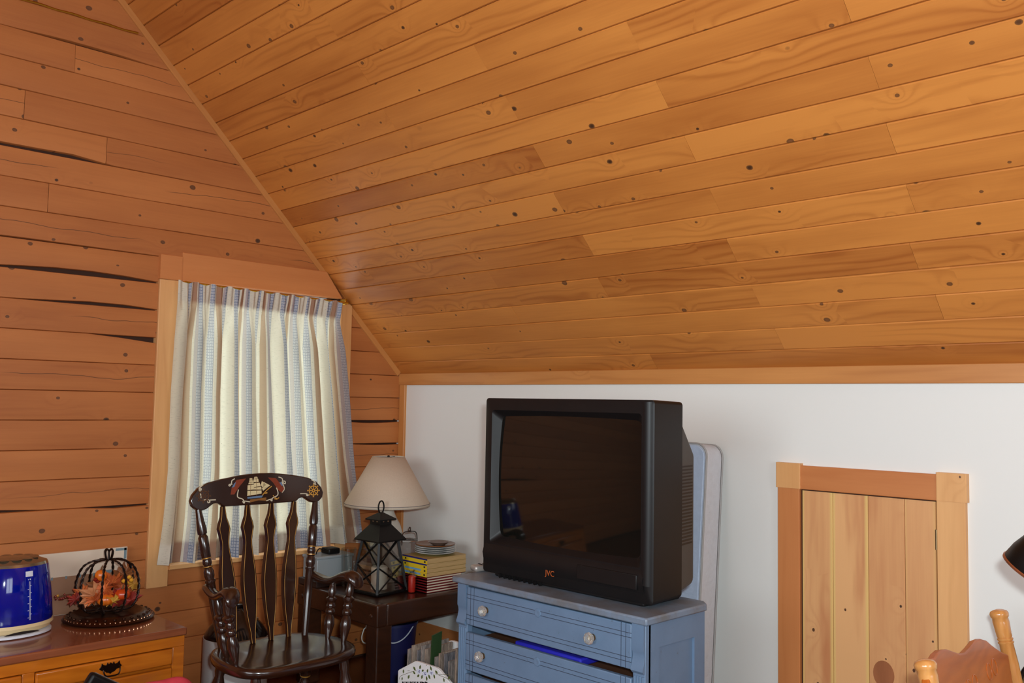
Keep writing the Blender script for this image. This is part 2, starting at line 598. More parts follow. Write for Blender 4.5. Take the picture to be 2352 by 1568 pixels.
# gaps above a seam: seam index -> bumps (centre y, half width, size)
GAPLO = {15: [(-1.72, .42, .022)], 14: [(-1.62, .3, .014)], 7: [(-2.25, .45, .02)], 19: [(-1.82, .22, .02), (-2.12, .16, .018)], 23: [(-1.75, .3, .01)],
         16: [(-1.9, .4, .004)]}
GAPUP = {12: [(-1.38, .22, .024)], 9: [(-.18, .3, .012)], 8: [(-.1, .25, .008)], 6: [(-1.5, .2, .01)]}
def log_prof(h):
    return [(.0005, -.028), (.0005, -.004), (.0025, -.0005), (.014, .0006), (h * .5, .002), (h - .014, .0006), (h - .0025, -.0005), (h - .0005, -.004), (h - .0005, -.028)]
BUTT = {22: -1.79, 20: -1.975, 19: -1.64, 17: -1.866, 24: -2.6, 21: -2.9, 25: -1.9, 18: -3.0, 23: -3.1}
kmax = int((RIDGE_Z - ROW0) / ROWH) + 1
for k in range(kmax):
    z0 = ROW0 + k * ROWH; z1 = min(z0 + ROWH, RIDGE_Z - .004)
    if z1 - z0 < .02: continue
    prof = log_prof(z1 - z0)
    r = lambda a, z0=z0: ceil_y(z0 + a)
    lft = lambda a, z0=z0: front_y(z0 + a)
    lo = bumps(GAPLO[k]) if k in GAPLO else bumps([(0, .01, 0)])
    up = bumps(GAPUP[k]) if k in GAPUP else None
    segs = []
    if z0 >= CZ0 - .01 and z1 < 1.985:
        segs = [(lft, CY0 - .001), (CY1 + .001, r)]
    elif k in BUTT:
        segs = [(lft, BUTT[k] - .0008), (BUTT[k] + .0008, r)]
    else:
        segs = [(lft, r)]
    for a, b in segs:
        board('log', wall_left, (random.uniform(-.003, .0015), 0, z0), (0, 1, 0), (0, 0, 1), prof, a, b, M['pine_log'], nseg=26, lower=lo, upper=up, wob=.003, tone=-.35 if (k == 19 and b != r) else None)
# logs under the window opening
# knee wall
wall_back = build(MB().box(-.1, RX, 0, .08, 0, ZK + .02), 'wall_back', M['white_paint'], smooth=0)
tag(wall_back, kind='structure')
# walls behind the camera, each with a window opening added for the fill light
M['wall_plain'] = plain('wall_plain', srgb(196, 140, 92), .6, var=.08, scale=5)
wr = thing('wall_right', (RX, -2.4, 0), kind='structure')
mb = MB()
mb.box(RX, RX + .08, FRONT_Y, .08, 0, .9); mb.box(RX, RX + .08, FRONT_Y, -3.1, .9, 2.3); mb.box(RX, RX + .08, -1.7, .08, .9, 1.55)
mb.add([(RX, -1.7, .9), (RX, .08, .9), (RX, .08, 1.5), (RX, -1.7, ceil_z(-1.7))], [(0, 1, 2, 3)])
mb.add([(RX, FRONT_Y, 2.3), (RX, -1.7, 2.3), (RX, -1.7, ceil_z(-1.7)), (RX, RIDGE_Y, RIDGE_Z), (RX, FRONT_Y, FRONT_Z)], [(0, 1, 2, 3, 4)])
build(mb, 'wall_panel', M['wall_plain'], wr, smooth=0, fix=False)
wf = thing('wall_front', (3.3, FRONT_Y, 0), kind='structure')
mb = MB()
mb.box(-.1, RX, FRONT_Y - .08, FRONT_Y, 0, 1.1); mb.box(-.1, RX, FRONT_Y - .08, FRONT_Y, 2.35, FRONT_Z + .05)
mb.box(-.1, 2.2, FRONT_Y - .08, FRONT_Y, 1.1, 2.35); mb.box(4.4, RX, FRONT_Y - .08, FRONT_Y, 1.1, 2.35)
build(mb, 'wall_panel', M['wall_plain'], wf, smooth=0)
for nm, pts in (('window_2', (2.2, 4.4, 1.1, 2.35)),):
    w2 = thing(nm, (3.3, FRONT_Y, 1.1), kind='structure')
    mb = MB()
    for xx in (2.2, 3.27, 4.34): mb.box(xx, xx + .06, FRONT_Y - .06, FRONT_Y - .02, 1.1, 2.35)
    for zz in (1.1, 2.29): mb.box(2.2, 4.4, FRONT_Y - .06, FRONT_Y - .02, zz, zz + .06)
    build(mb, 'window_frame', M['white_paint'], w2, smooth=0)
w3 = thing('window_3', (RX, -2.4, .9), kind='structure')
mb = MB()
for yy in (-3.1, -2.43, -1.76): mb.box(RX + .02, RX + .06, yy, yy + .06, .9, 2.3)
for zz in (.9, 2.24): mb.box(RX + .02, RX + .06, -3.1, -1.7, zz, zz + .06)
build(mb, 'window_frame', M['white_paint'], w3, smooth=0)

# trims
tr = thing('trim_1', (0, 0, 1.43), kind='structure')
zt0 = CAM.z + .0302 * DIST
board('trim_board', tr, (0.0, -.004, zt0), (1, 0, 0), (0, 0, 1), [(0, -.02), (0, .012), (.002, .014), (ZK - zt0 + .002, .014), (ZK - zt0 + .004, .012), (ZK - zt0 + .004, -.02)],
      0.0, RX, M['pine_trim'])
tr = thing('trim_2', (0, 0, 0), kind='structure')
board('trim_board', tr, (.05, -.004, 0.0), (0, 0, 1), (-1, 0, 0), [(0, -.02), (0, .008), (.002, .01), (.045, .01), (.047, .008), (.047, -.02)], 0.0, lambda a: zt0 + a * 1.0, M['pine_trim'])
# rake trim in the ceiling corner, broken by the window header
tr = thing('trim_3', (0, 0, ZK), kind='structure')
yA = PX(757, 637, .02).y; yB = PX(806, 706, .02).y
rk = [(0, -.004), (0, .02), (.003, .024), (.025, .024), (.028, .02), (.028, -.004)]
dirR = Vector((0, -S2, S2)); nrm = Vector((0, -S2, -S2))
for (ya, yb) in ((-.012, yB), (yA, RIDGE_Y)):
    p0 = Vector((0.004, ya, ZK - ya)) + nrm * .028
    board('rake_strip', tr, p0, dirR, -nrm, [(a, o_) for a, o_ in rk], 0.0, (ya - yb) / S2, M['pine_trim'])
bb = thing('baseboard_back', (0, 0, 0), kind='structure')
board('base_plank', bb, (0.05, -.004, 0), (1, 0, 0), (0, 0, 1), flat_prof(.195, .02), 0, RX, M['cedar_red'])

# gold tinsel cord lying in a log seam
pa = PX(20, -3, .016); pb = PX(318, 91, .016)
zc_ = ROW0 + 24 * ROWH
pts = [Vector((.010, pa.y - .6 + (pb.y - pa.y + .6) * i / 40, zc_ + .002 * math.sin(i * 1.3))) for i in range(41)]
M['gold'] = plain('gold', srgb(190, 140, 50), .35, 1.0)
tag(build(MB().tube(pts, .005, 6), 'gold_cord', M['gold'], loc=pts[20]), 'thin gold cord tucked along a seam high on the log wall', 'cord')

# window in the gable wall
win = thing('window_1', (0, (WY0 + WY1) / 2, WZ0), kind='structure')
pc = lambda w, p=.016: [(0, -.028), (0, p - .003), (.003, p), (w - .003, p), (w, p - .003), (w, -.028)]
board('casing', win, (0, WY0, 0), (0, 0, 1), (0, -1, 0), [(a, -o_) for a, o_ in pc(WY0 - CY0)], CZ0, 1.874, M['pine_casing']) if False else None
def vcasing(y0, y1, z0, z1, mat, proud=.016, par=win, nm='casing'):
    # L = +Z, A = -... N = L x A must be +X : Z x A = X -> A = -Y ... (0,0,1)x(0,-1,0) = (1,0,0)
    return board(nm, par, (0, y1, 0), (0, 0, 1), (0, -1, 0), pc(y1 - y0, proud), z0, z1, mat)
vcasing(CY0, WY0, CZ0, 1.874, M['pine_casing'])
vcasing(WY1, CY1, CZ0, lambda a: min(1.864, ceil_z(CY1 - a) - .003), M['pine_casing'])
board('corner_block', win, (0, CY0 - .004, 1.875), (0, 1, 0), (0, 0, 1), pc(.113, .022), 0, WY0 - CY0 + .004, M['cedar_red'])
hz0, hz1 = 1.876, 2.008
board('header', win, (0, 0, hz0), (0, 1, 0), (0, 0, 1), pc(hz1 - hz0, .017), WY0 + .002, lambda a: min(WY1 + .003, ceil_y(hz0 + a) - .004), M['cedar_red'])
board('sill', win, (0, 0, WZ0 - .022), (0, 1, 0), (0, 0, 1), pc(.022, .03), WY0, WY1, M['pine_casing'])
board('apron', win, (0, 0, CZ0 + .001), (0, 1, 0), (0, 0, 1), pc(WZ0 - CZ0 - .024, .006), WY0 + .001, WY1 - .001, M['pine_log'])
mb = MB()
for (a, b) in ((WY0, WY0 + .05), (WY1 - .05, WY1), ((WY0 + WY1) / 2 - .02, (WY0 + WY1) / 2 + .02)): mb.box(-.08, -.045, a, b, WZ0, WZ1)
for (a, b) in ((WZ0, WZ0 + .05), (WZ1 - .05, WZ1)): mb.box(-.08, -.045, WY0, WY1, a, b)
build(mb, 'sash', M['white_paint'], win, smooth=0)
def thin_glass(name, tint=(.96, .98, .97, 1), refl=.07, rough=.03):
    t = NT(name)
    tr_ = t.node('ShaderNodeBsdfTransparent'); tr_.inputs[0].default_value = tint
    gl = t.node('ShaderNodeBsdfGlossy'); gl.inputs['Roughness'].default_value = rough
    fr = t.node('ShaderNodeLayerWeight'); fr.inputs[0].default_value = .35
    mx = t.node('ShaderNodeMixShader')
    t.put(mx.inputs[0], t.math('ADD', refl * .5, t.math('MULTIPLY', fr.outputs['Fresnel'], refl * 3), clamp=True))
    t.l.new(tr_.outputs[0], mx.inputs[1]); t.l.new(gl.outputs[0], mx.inputs[2]); t.l.new(mx.outputs[0], t.out.inputs[0])
    return t.m


M['pane'] = thin_glass('window_glass')
for a, b in ((WY0 + .05, (WY0 + WY1) / 2 - .02), ((WY0 + WY1) / 2 + .02, WY1 - .05)):
    build(MB().box(-.066, -.062, a, b, WZ0 + .05, WZ1 - .05), 'pane', M['pane'], win, smooth=0)

# access door in the white wall
door = thing('door_1', (2.63, 0, 0), kind='structure')
K = .8775
def dx(u, v=1200): return PY(u, v, -.016).x
bl0, bl1 = 2.613 * K, 2.722 * K; br0, br1 = 3.266 * K, 3.373 * K
zb0, zb1 = 1.203 * K - .0, 1.307 * K
# boards facing -Y: N = L x A = -Y ; L=+X, A=+Z -> N = -Y
def yboard(nm, x0, x1, z0, z1, mat, proud, par=door, back=0.0, vert=False):
    if vert:   # grain along z: L=+Z, A=-X -> N = Z x -X = -Y
        return board(nm, par, (x1, 0, 0), (0, 0, 1), (-1, 0, 0), [(a, o_) for a, o_ in [(0, back), (0, proud - .002), (.002, proud), (x1 - x0 - .002, proud), (x1 - x0, proud - .002), (x1 - x0, back)]], z0, z1, mat)
    return board(nm, par, (0, 0, z0), (1, 0, 0), (0, 0, 1), [(0, back), (0, proud - .002), (.002, proud), (z1 - z0 - .002, proud), (z1 - z0, proud - .002), (z1 - z0, back)], x0, x1, mat)
yboard('corner_block', bl0, bl1, zb0, zb1, M['pine_casing'], .026, vert=True)
yboard('corner_block', br0, br1, zb0, zb1, M['pine_casing'], .026, vert=True)
yboard('header', bl1, br0, 1.202 * K, 1.299 * K, M['cedar_red'], .02)
yboard('casing', 2.617 * K, 2.716 * K, .196, zb0, M['cedar_red'], .02, vert=True)
yboard('casing', 3.264 * K, 3.366 * K, .196, zb0, M['pine_casing'], .02, vert=True)
px = [2.724 * K, 2.856 * K, 3.001 * K, 3.143 * K, 3.259 * K]
build(MB().box(2.70 * K, 3.28 * K, -.004, -.0005, .19, 1.21 * K), 'door_recess', M['dark_gap'], door, smooth=0)
for a, b in zip(px[:-1], px[1:]):
    yboard('plank', a + .0006, b - .0006, .22, 1.197 * K, M['cedar_plank'], .013, back=.003, vert=True)
kn = PY(2030, 1548, -.013)
M['knot_wood'] = wood_solid('knot_wood', srgb(172, 106, 66), srgb(128, 74, 42), 'Z', .45)
build(MB().lathe([(.001, -.0012), (.03, -.0012), (.033, 0), (.036, .002)], 24, M=frame((kn.x, -.0125, kn.z), (1, 0, 0), (0, 0, 1)), sy=1.25), 'plank_knot', M['knot_wood'], door)
M['brass'] = plain('brass', srgb(150, 130, 96), .4, 1.0)
hg = PY(2157, 1240, -.018)
build(MB().lathe([(.004, -.032), (.004, .032)], 10, c=(3.2615 * K, -.016, hg.z)), 'hinge', M['brass'], door)
# ================================================================== CURTAIN AND ROD
t = NT('curtain_cloth')
cu = t.attr('cu').outputs['Vector']
cx_, cz_, hem = t.sep(cu)
PER = .24
ph = t.math('FRACT', t.math('DIVIDE', cx_, PER))
CREAM, TAN, BLUE, GREYP = srgb(206, 196, 178), srgb(160, 122, 98), srgb(122, 128, 146), srgb(166, 154, 156)
stripe = t.ramp(ph, [(0, CREAM), (.27, CREAM), (.28, BLUE), (.42, BLUE), (.43, CREAM), (.5, CREAM), (.51, TAN), (.66, TAN), (.67, CREAM), (.72, GREYP), (.8, GREYP),
                     (.81, BLUE), (.94, BLUE), (.95, CREAM), (1.0, CREAM)], 'CONSTANT')
isblue = t.ramp(ph, [(0, (0, 0, 0)), (.28, (1, 1, 1)), (.42, (0, 0, 0)), (.81, (1, 1, 1)), (.94, (0, 0, 0))], 'CONSTANT')
vor = t.node('ShaderNodeTexVoronoi', voronoi_dimensions='2D', feature='DISTANCE_TO_EDGE')
t.l.new(t.comb(t.math('MULTIPLY', cx_, 110), t.math('MULTIPLY', cz_, 75), 0.0), vor.inputs['Vector'])
vor.inputs['Scale'].default_value = 1; vor.inputs['Randomness'].default_value = .25
net = t.step(vor.outputs[0], .05, .16)
col = t.mix(t.math('MULTIPLY', isblue, t.math('SUBTRACT', 1.0, net)), stripe, srgb(110, 120, 145))
col = t.mix(t.math('MULTIPLY', isblue, t.math('MULTIPLY', net, .6)), col, srgb(205, 205, 208))
slub = t.noise(t.comb(t.math('MULTIPLY', cx_, 40), t.math('MULTIPLY', cz_, 420), 0.0), 1, 2, .6)
col = t.mix(t.math('MULTIPLY', t.step(slub, .56, .74), .5), col, srgb(112, 98, 90))
fleck = t.noise(t.comb(t.math('MULTIPLY', cx_, 90), t.math('MULTIPLY', cz_, 160), 4.0), 1, 1)
col = t.mix(t.math('MULTIPLY', t.step(fleck, .72, .8), .7), col, srgb(90, 74, 60))
t.set(col, .9, 0, .1)
t.bump(slub, .3, .001)
trn = t.node('ShaderNodeBsdfTranslucent'); t.l.new(t.mix(.35, col, srgb(255, 240, 190)), trn.inputs[0])
ms = t.node('ShaderNodeMixShader')
t.put(ms.inputs[0], t.math('MULTIPLY', t.math('SUBTRACT', 1.0, hem), .46))
t.l.new(t.bsdf.outputs[0], ms.inputs[1]); t.l.new(trn.outputs[0], ms.inputs[2]); t.l.new(ms.outputs[0], t.out.inputs[0])
M['curtain'] = t.m

CXP = .075
def interp(pts, v):
    for (a, b), (c_, d_) in zip(pts[:-1], pts[1:]):
        if v <= c_: return b + (d_ - b) * (v - a) / (c_ - a)
    return pts[-1][1]
Lpx = [(410, 645), (404, 760), (393, 900), (385, 1080), (372, 1200), (358, 1298)]
Rpx = [(786, 694), (776, 740), (790, 900), (801, 1050), (812, 1150), (823, 1243)]
Lw = [PX(u, v, CXP) for u, v in Lpx]; Rw = [PX(u, v, CXP) for u, v in Rpx]
def edge(pts, v):
    n = len(pts) - 1
    zt_, zb_ = pts[0].z, pts[-1].z
    zz = zt_ + (zb_ - zt_) * v
    for a, b in zip(pts[:-1], pts[1:]):
        if zz >= b.z - 1e-6:
            k = (a.z - zz) / max(1e-6, a.z - b.z)
            return a.y + (b.y - a.y) * k, zz
    return pts[-1].y, zb_
hemw = [PX(u, v, CXP) for u, v in ((358, 1298), (440, 1292), (540, 1283), (620, 1276), (690, 1266), (755, 1256), (823, 1243))]
NU, NV = 260, 64
NP = 10.5
cl = [[None] * (NU + 1) for _ in range(NV + 1)]
for j in range(NV + 1):
    v = j / NV
    yl, zl = edge(Lw, v); yr, zr = edge(Rw, v)
    head = max(0.0, 1 - v / .085)
    for i in range(NU + 1):
        u = i / NU
        zb = zl + (zr - zl) * u
        wv = u * NP + .12 * math.sin(5 * u + 2.2 * v) * v
        ph_ = 2 * math.pi * wv
        if v < .085:
            q = wv % 1.0
            pin = .016 * math.exp(-((q - .5) / .13) ** 2) * (.35 + .65 * v / .085) + .004 * math.sin(ph_ * 3)
            dx_ = pin
        else:
            k = min(1.0, (v - .085) / .12)
            pin = .016 * math.exp(-(((wv % 1.0) - .5) / .13) ** 2)
            am = .028 + .014 * noise.noise(Vector((u * 6, 3.1, v * .7)))
            dx_ = pin * (1 - k) + k * (am * math.cos(ph_ + math.pi) + .012 * math.sin(ph_ * .47 + 1.3 + v) + .006 * noise.noise(Vector((u * 17, v * 2.5, 7))))
        yy = yl + (yr - yl) * u + (.010 * math.sin(ph_) * min(1, v / .2))
        # the top edge rises between the pleats and droops at the right end
        zz = zb + (.006 * math.sin(ph_ + 1.6) * head) + .006 * noise.noise(Vector((u * 9, v * 3, 2))) * v
        cl[j][i] = Vector((CXP + dx_ + .012 * v, yy, zz))
vs = []; cuv = []
for j in range(NV + 1):
    s_ = 0
    for i in range(NU + 1):
        jr = NV // 2
        if i: s_ += (cl[jr][i] - cl[jr][i - 1]).length
        vs.append(cl[j][i])
        hm = 1.0 if (j < NV * .075 or j > NV * .925) else 0.0
        cuv.append((s_, cl[j][i].z, hm))
mb = MB(); mb.add(vs, [(j * (NU + 1) + i, j * (NU + 1) + i + 1, (j + 1) * (NU + 1) + i + 1, (j + 1) * (NU + 1) + i) for j in range(NV) for i in range(NU)])
cur = build(mb, 'curtain', M['curtain'], loc=(CXP, (WY0 + WY1) / 2, Lw[-1].z), smooth=180, attrs={'cu': cuv}, fix=False)
tag(cur, 'pleated woven curtain with cream, tan and grey-blue stripes over the window', 'curtain')
rod = thing('curtain_rod', (.05, (WY0 + WY1) / 2, Lw[0].z - .014), 'slim brass curtain rod behind the pleated curtain heading', 'rod')
zr0 = Lw[0].z - .012; zr1 = Rw[0].z - .006
mb = MB().tube([(.058, WY0 + .002, zr0 + .012), (.058, WY0 - .0, zr0 + .012), (.062, WY1 + .01, zr0 - .004)], .006, 8)
M['brass_bright'] = plain('brass_bright', srgb(216, 176, 70), .25, 1.0)
build(mb, 'rod_tube', M['brass_bright'], rod)
for yy in (WY0 + .004, WY1 - .002):
    build(MB().box(.014, .062, yy - .006, yy + .006, zr0 - .012, zr0 + .018), 'rod_bracket', M['brass_bright'], rod, bevel=.002)

# ================================================================== PINE DRESSER (left)
ZP = .4495
pf = PZ(426, 1440, ZP); pl = PZ(0, 1510, ZP)
PXF = pf.x; PYR = pf.y; PYL = PYR - 1.25
M['pine_stain'] = wood_solid('pine_stain', srgb(208, 118, 30), srgb(158, 76, 12), 'Y', .22, knots=.35, coat=.4)
M['pine_top'] = wood_solid('pine_top', srgb(150, 84, 52), srgb(116, 60, 36), 'Y', .25, coat=.35)
M['iron'] = plain('iron', srgb(46, 32, 24), .32, .85)
pd = thing('pine_dresser', (PXF / 2, (PYL + PYR) / 2, 0), 'low orange-stained pine dresser with iron batwing pull under the log wall', 'dresser')
build(MB().box(.03, PXF + .006, PYL - .006, PYR + .006, ZP - .03, ZP), 'top', M['pine_top'], pd, bevel=.006)
mb = MB().box(.035, PXF - .022, PYL, PYR - .002, .03, ZP - .03)
build(mb, 'carcass', M['pine_stain'], pd, smooth=0)
def fbar(y0, y1, z0, z1, p=.0): build(MB().box(PXF - .022, PXF - .002 + p, y0, y1, z0, z1), 'face_frame', M['pine_stain'], pd, bevel=.002)
zA = ZP - .075
fbar(PYL, PYR, ZP - .07, ZP - .03); fbar(PYL, PYR, .05, .09)
yS = YAT(PXF, .38, 66); ySr = YAT(PXF, .40, 398)
fbar(ySr, PYR, .09, ZP - .07); fbar(yS - .02, yS + .02, .09, ZP - .07); fbar(PYL, PYL + .04, .09, ZP - .07)
zD = ZAT(PXF, -1.7, 1552)
for (a, b) in ((PYL + .042, yS - .022), (yS + .022, ySr - .002)):
    for (c_, d_) in ((zD + .006, ZP - .073), (.094, zD - .006)):
        dr = build(MB().box(PXF - .02, PXF + .006, a, b, c_, d_), 'drawer', M['pine_stain'], pd, bevel=.006, bseg=3)
        yc = (a + b) / 2; zc2 = (c_ + d_) / 2 - .012
        if a > yS and c_ > zD: yc = YAT(PXF + .01, zc2, 254); zc2 = ZAT(PXF + .01, yc, 1535)
        # batwing back plate and swinging bail
        half = [(0, .028), (.008, .021), (.014, .03), (.02, .018), (.03, .02), (.04, .030), (.044, .014), (.052, .006), (.04, -.004), (.028, -.006), (.018, -.016), (.008, -.018), (0, -.024)]
        outl = [(p, q) for p, q in half] + [(-p, q) for p, q in half[::-1][1:-1]]
        MM = frame((PXF + .006, yc, zc2), (0, 1, 0), (0, 0, 1))
        hd = build(MB().prism([(p * .8, q * .8) for p, q in outl], 0, .003, MM), 'pull_plate', M['iron'], dr, bevel=.001)
        bail = smooth_curve([MM @ Vector(p) for p in ((-.026, .006, .004), (-.03, .002, .014), (-.024, -.018, .02), (0, -.022, .021), (.024, -.018, .02), (.03, .002, .014), (.026, .006, .004))], 5)
        build(MB().tube(bail, .0026, 8), 'pull_bail', M['iron'], dr)
for yy in (PYL + .03, PYR - .06):
    for xx in (.06, PXF - .06):
        build(MB().box(xx - .025, xx + .025, yy - .02, yy + .03, 0, .035), 'foot', M['pine_stain'], pd, bevel=.004)

# framed print leaning on the logs
M['card_cream'] = plain('card_cream', srgb(226, 206, 184), .7, var=.03)
M['card_brown'] = plain('card_brown', srgb(160, 118, 88), .6, var=.04)
M['card_blue'] = plain('card_blue', srgb(120, 140, 146), .6)
cr_t = PX(293, 1259, .035); cl_t = PX(60, 1277, .035)
card = thing('print_panel', (.04, (cr_t.y - .4), ZP), 'cream-bordered brown print panel standing behind the wire pumpkin', 'picture')
cy0, cy1 = cr_t.y - .8, cr_t.y; cz0, cz1 = ZP, (cr_t.z + cl_t.z) / 2 + .004
build(MB().box(.024, .034, cy0, cy1, cz0, cz1), 'border_board', M['card_cream'], card, bevel=.001)
ib = .052
build(MB().box(.034, .0352, cy0 + ib, cy1 - .055, cz0 + .002, cz1 - .098), 'print_field', M['card_brown'], card, smooth=0)
mb = MB()
mb.box(.034, .0356, cy1 - .05, cy1 - .004, cz1 - .014, cz1 - .004); mb.box(.034, .0356, cy1 - .014, cy1 - .004, cz1 - .05, cz1 - .004)
build(mb, 'corner_ornament', M['card_blue'], card, smooth=0)
mb = MB(); mb.box(.035, .0362, cy1 - .1, cy1 - .06, cz1 - .102, cz1 - .09); build(mb, 'corner_ornament', M['card_blue'], card, smooth=0)
for i in range(9): build(MB().box(.035, .0362, cy1 - .14 - i * .055, cy1 - .133 - i * .055, cz1 - .108, cz1 - .096), 'border_tick', M['card_blue'], card, smooth=0)

# ================================================================== HUMIDIFIER
hc = PZ(20, 1468, ZP)
HX, HY = hc.x - .09, hc.y + .02
M['hum_base'] = plain('hum_base', srgb(232, 208, 160), .35, var=.03)
M['hum_dark'] = plain('hum_dark', srgb(40, 34, 32), .6)
t = NT('hum_tank'); t.set(srgb(14, 34, 190), .08, 0, .6, **{'Transmission Weight': .55, 'IOR': 1.3, 'Coat Weight': .6, 'Coat Roughness': .04}); M['hum_tank'] = t.m
t = NT('hum_cap'); t.set(srgb(150, 138, 116), .18, .75); M['hum_cap'] = t.m
M['print_white'] = plain('print_white', srgb(222, 226, 236), .5)
hum = thing('humidifier', (HX, HY, ZP), 'humidifier with translucent blue tank and cream base on the pine dresser', 'humidifier')
def oval(r, z): return (r, z)
zz = lambda v: ZAT(HX + .05, HY, v)
zb_ = zz(1462) - ZP
hB, hT, hC = zz(1430), zz(1296), zz(1279)
SXH, SYH = .9, 1.18
# half width so that the right edge shows at column 122
RH = (YAT(HX, (ZP + hB) / 2, 122) - HY) / SYH * .97
build(MB().lathe([(RH * .9, ZP + .001), (RH * .97, ZP + .004), (RH * .97, ZP + .012), (RH * .9, ZP + .015)], 48, c=(HX, HY, 0), sx=SXH, sy=SYH), 'foot_tray', M['print_white'], hum)
build(MB().lathe([(RH * .78, ZP + .012), (RH * .93, ZP + .022), (RH * 1.0, ZP + .05), (RH * 1.005, hB - .012), (RH * .985, hB)], 48, c=(HX, HY, 0), sx=SXH, sy=SYH), 'base_housing', M['hum_base'], hum)
build(MB().lathe([(RH * .975, hB), (RH * .99, hB + .01), (RH * .93, hB + (hT - hB) * .5), (RH * .84, hT - .01), (RH * .8, hT)], 48, c=(HX, HY, 0), sx=SXH, sy=SYH), 'water_tank', M['hum_tank'], hum)
capo = build(MB().lathe([(RH * .83, hT - .006), (RH * .8, hT + .004), (RH * .6, hT + .016), (RH * .3, hT + .022), (.005, hT + .023)], 48, c=(HX, HY, 0), sx=SXH, sy=SYH), 'tank_cap', M['hum_cap'], hum)
for i in range(12):
    a = 2 * math.pi * i / 12
    build(MB().lathe([(.001, -.004), (.014, -.003), (.02, 0), (.014, .003), (.001, .004)], 12, c=(HX + math.cos(a) * RH * .5 * SXH, HY + math.sin(a) * RH * .5 * SYH, hT + .0185)), 'cap_scallop', M['hum_cap'], capo)
def tank_pt(fr, ang, out=.0022):
    z = hB + .012 + (hT - hB - .02) * fr
    r = RH * interp([(hB, .975), (hB + .01, .99), (hB + (hT - hB) * .5, .93), (hT - .01, .84), (hT, .8)], z) + out
    return Vector((HX + math.cos(ang) * r * SXH, HY + math.sin(ang) * r * SYH, z))
AG = math.atan2((YAT(HX + .1, ZP + .15, 67) - HY) / SYH, .1 / SXH) * .9
def patch(mb, f0, f1, a0, a1):
    mb.add([tank_pt(f0, a0), tank_pt(f0, a1), tank_pt(f1, a1), tank_pt(f1, a0)], [(0, 1, 2, 3)])
mb = MB()
patch(mb, .83, .93, AG - .1, AG); patch(mb, .83, .93, AG, AG + .1)
for k in range(16): patch(mb, .02 + k * .045, .02 + k * .045 + .045, AG - .012, AG - .003); patch(mb, .02 + k * .045, .02 + k * .045 + .045, AG + .012, AG + .02)
for k in range(10): patch(mb, .06 + k * .066, .068 + k * .066, *((AG + .02, AG + .05) if k % 2 else (AG - .05, AG - .012)))
patch(mb, .765, .785, AG - .03, AG - .015); patch(mb, .765, .79, AG + .01, AG + .035)
build(mb, 'level_scale', M['print_white'], hum, smooth=0)
# arched recess at the front of the base
mb = MB()
def base_pt(ang, z, out=.001): return Vector((HX + math.cos(ang) * (RH * 1.003 + out) * SXH, HY + math.sin(ang) * (RH * 1.003 + out) * SYH, z))
n = 14; A0, A1 = AG - .55, AG + .28
low = [base_pt(A0 + (A1 - A0) * i / n, ZP + .017, -.004) for i in range(n + 1)]
hi = [base_pt(A0 + (A1 - A0) * i / n, ZP + .0175 + .011 * math.sin(math.pi * i / n) ** .6, .001) for i in range(n + 1)]
mb.add(low + hi, [(i, i + 1, n + 2 + i, n + 1 + i) for i in range(n)])
build(mb, 'mist_recess', M['hum_dark'], hum, smooth=60)

# ================================================================== BRONZE PLATE, WIRE PUMPKIN, AUTUMN PICK
pcn = PZ(250, 1415, ZP + .01)
PCX, PCY = pcn.x, pcn.y
PR = RAD(PCX, PCY, ZP + .015, 190)
M['bronze'] = plain('bronze', srgb(70, 44, 32), .3, .9, var=.1)
plate = thing('bronze_plate', (PCX, PCY, ZP), 'round bronze display plate with beaded rim on the pine dresser', 'plate')
build(MB().lathe([(PR * .8, ZP + .0005), (PR * .97, ZP + .004), (PR, ZP + .01), (PR * .98, ZP + .014), (PR * .8, ZP + .03), (PR * .74, ZP + .034), (PR * .70, ZP + .033), (.002, ZP + .032)], 64, c=(PCX, PCY, 0)), 'plate_body', M['bronze'], plate)
M['bronze_bead'] = plain('bronze_bead', srgb(150, 110, 84), .2, .95)
mb = MB(); mb2 = MB()
for i in range(56):
    a = 2 * math.pi * i / 56
    c_ = (PCX + math.cos(a) * PR * .94, PCY + math.sin(a) * PR * .94, ZP + .0175)
    mb.lathe([(.001, -.004), (.0036, -.002), (.0036, .002), (.001, .004)], 8, c=c_)
    if i % 2 == 0:
        q = (PCX + math.cos(a) * PR * .86, PCY + math.sin(a) * PR * .86, ZP + .0265)
        build(MB().lathe([(.001, -.004), (.006, -.002), (.006, .002), (.001, .004)], 6, c=q), 'rim_rosette', M['bronze'], plate)
o = build(mb, 'bead_ring', M['bronze_bead'], plate)

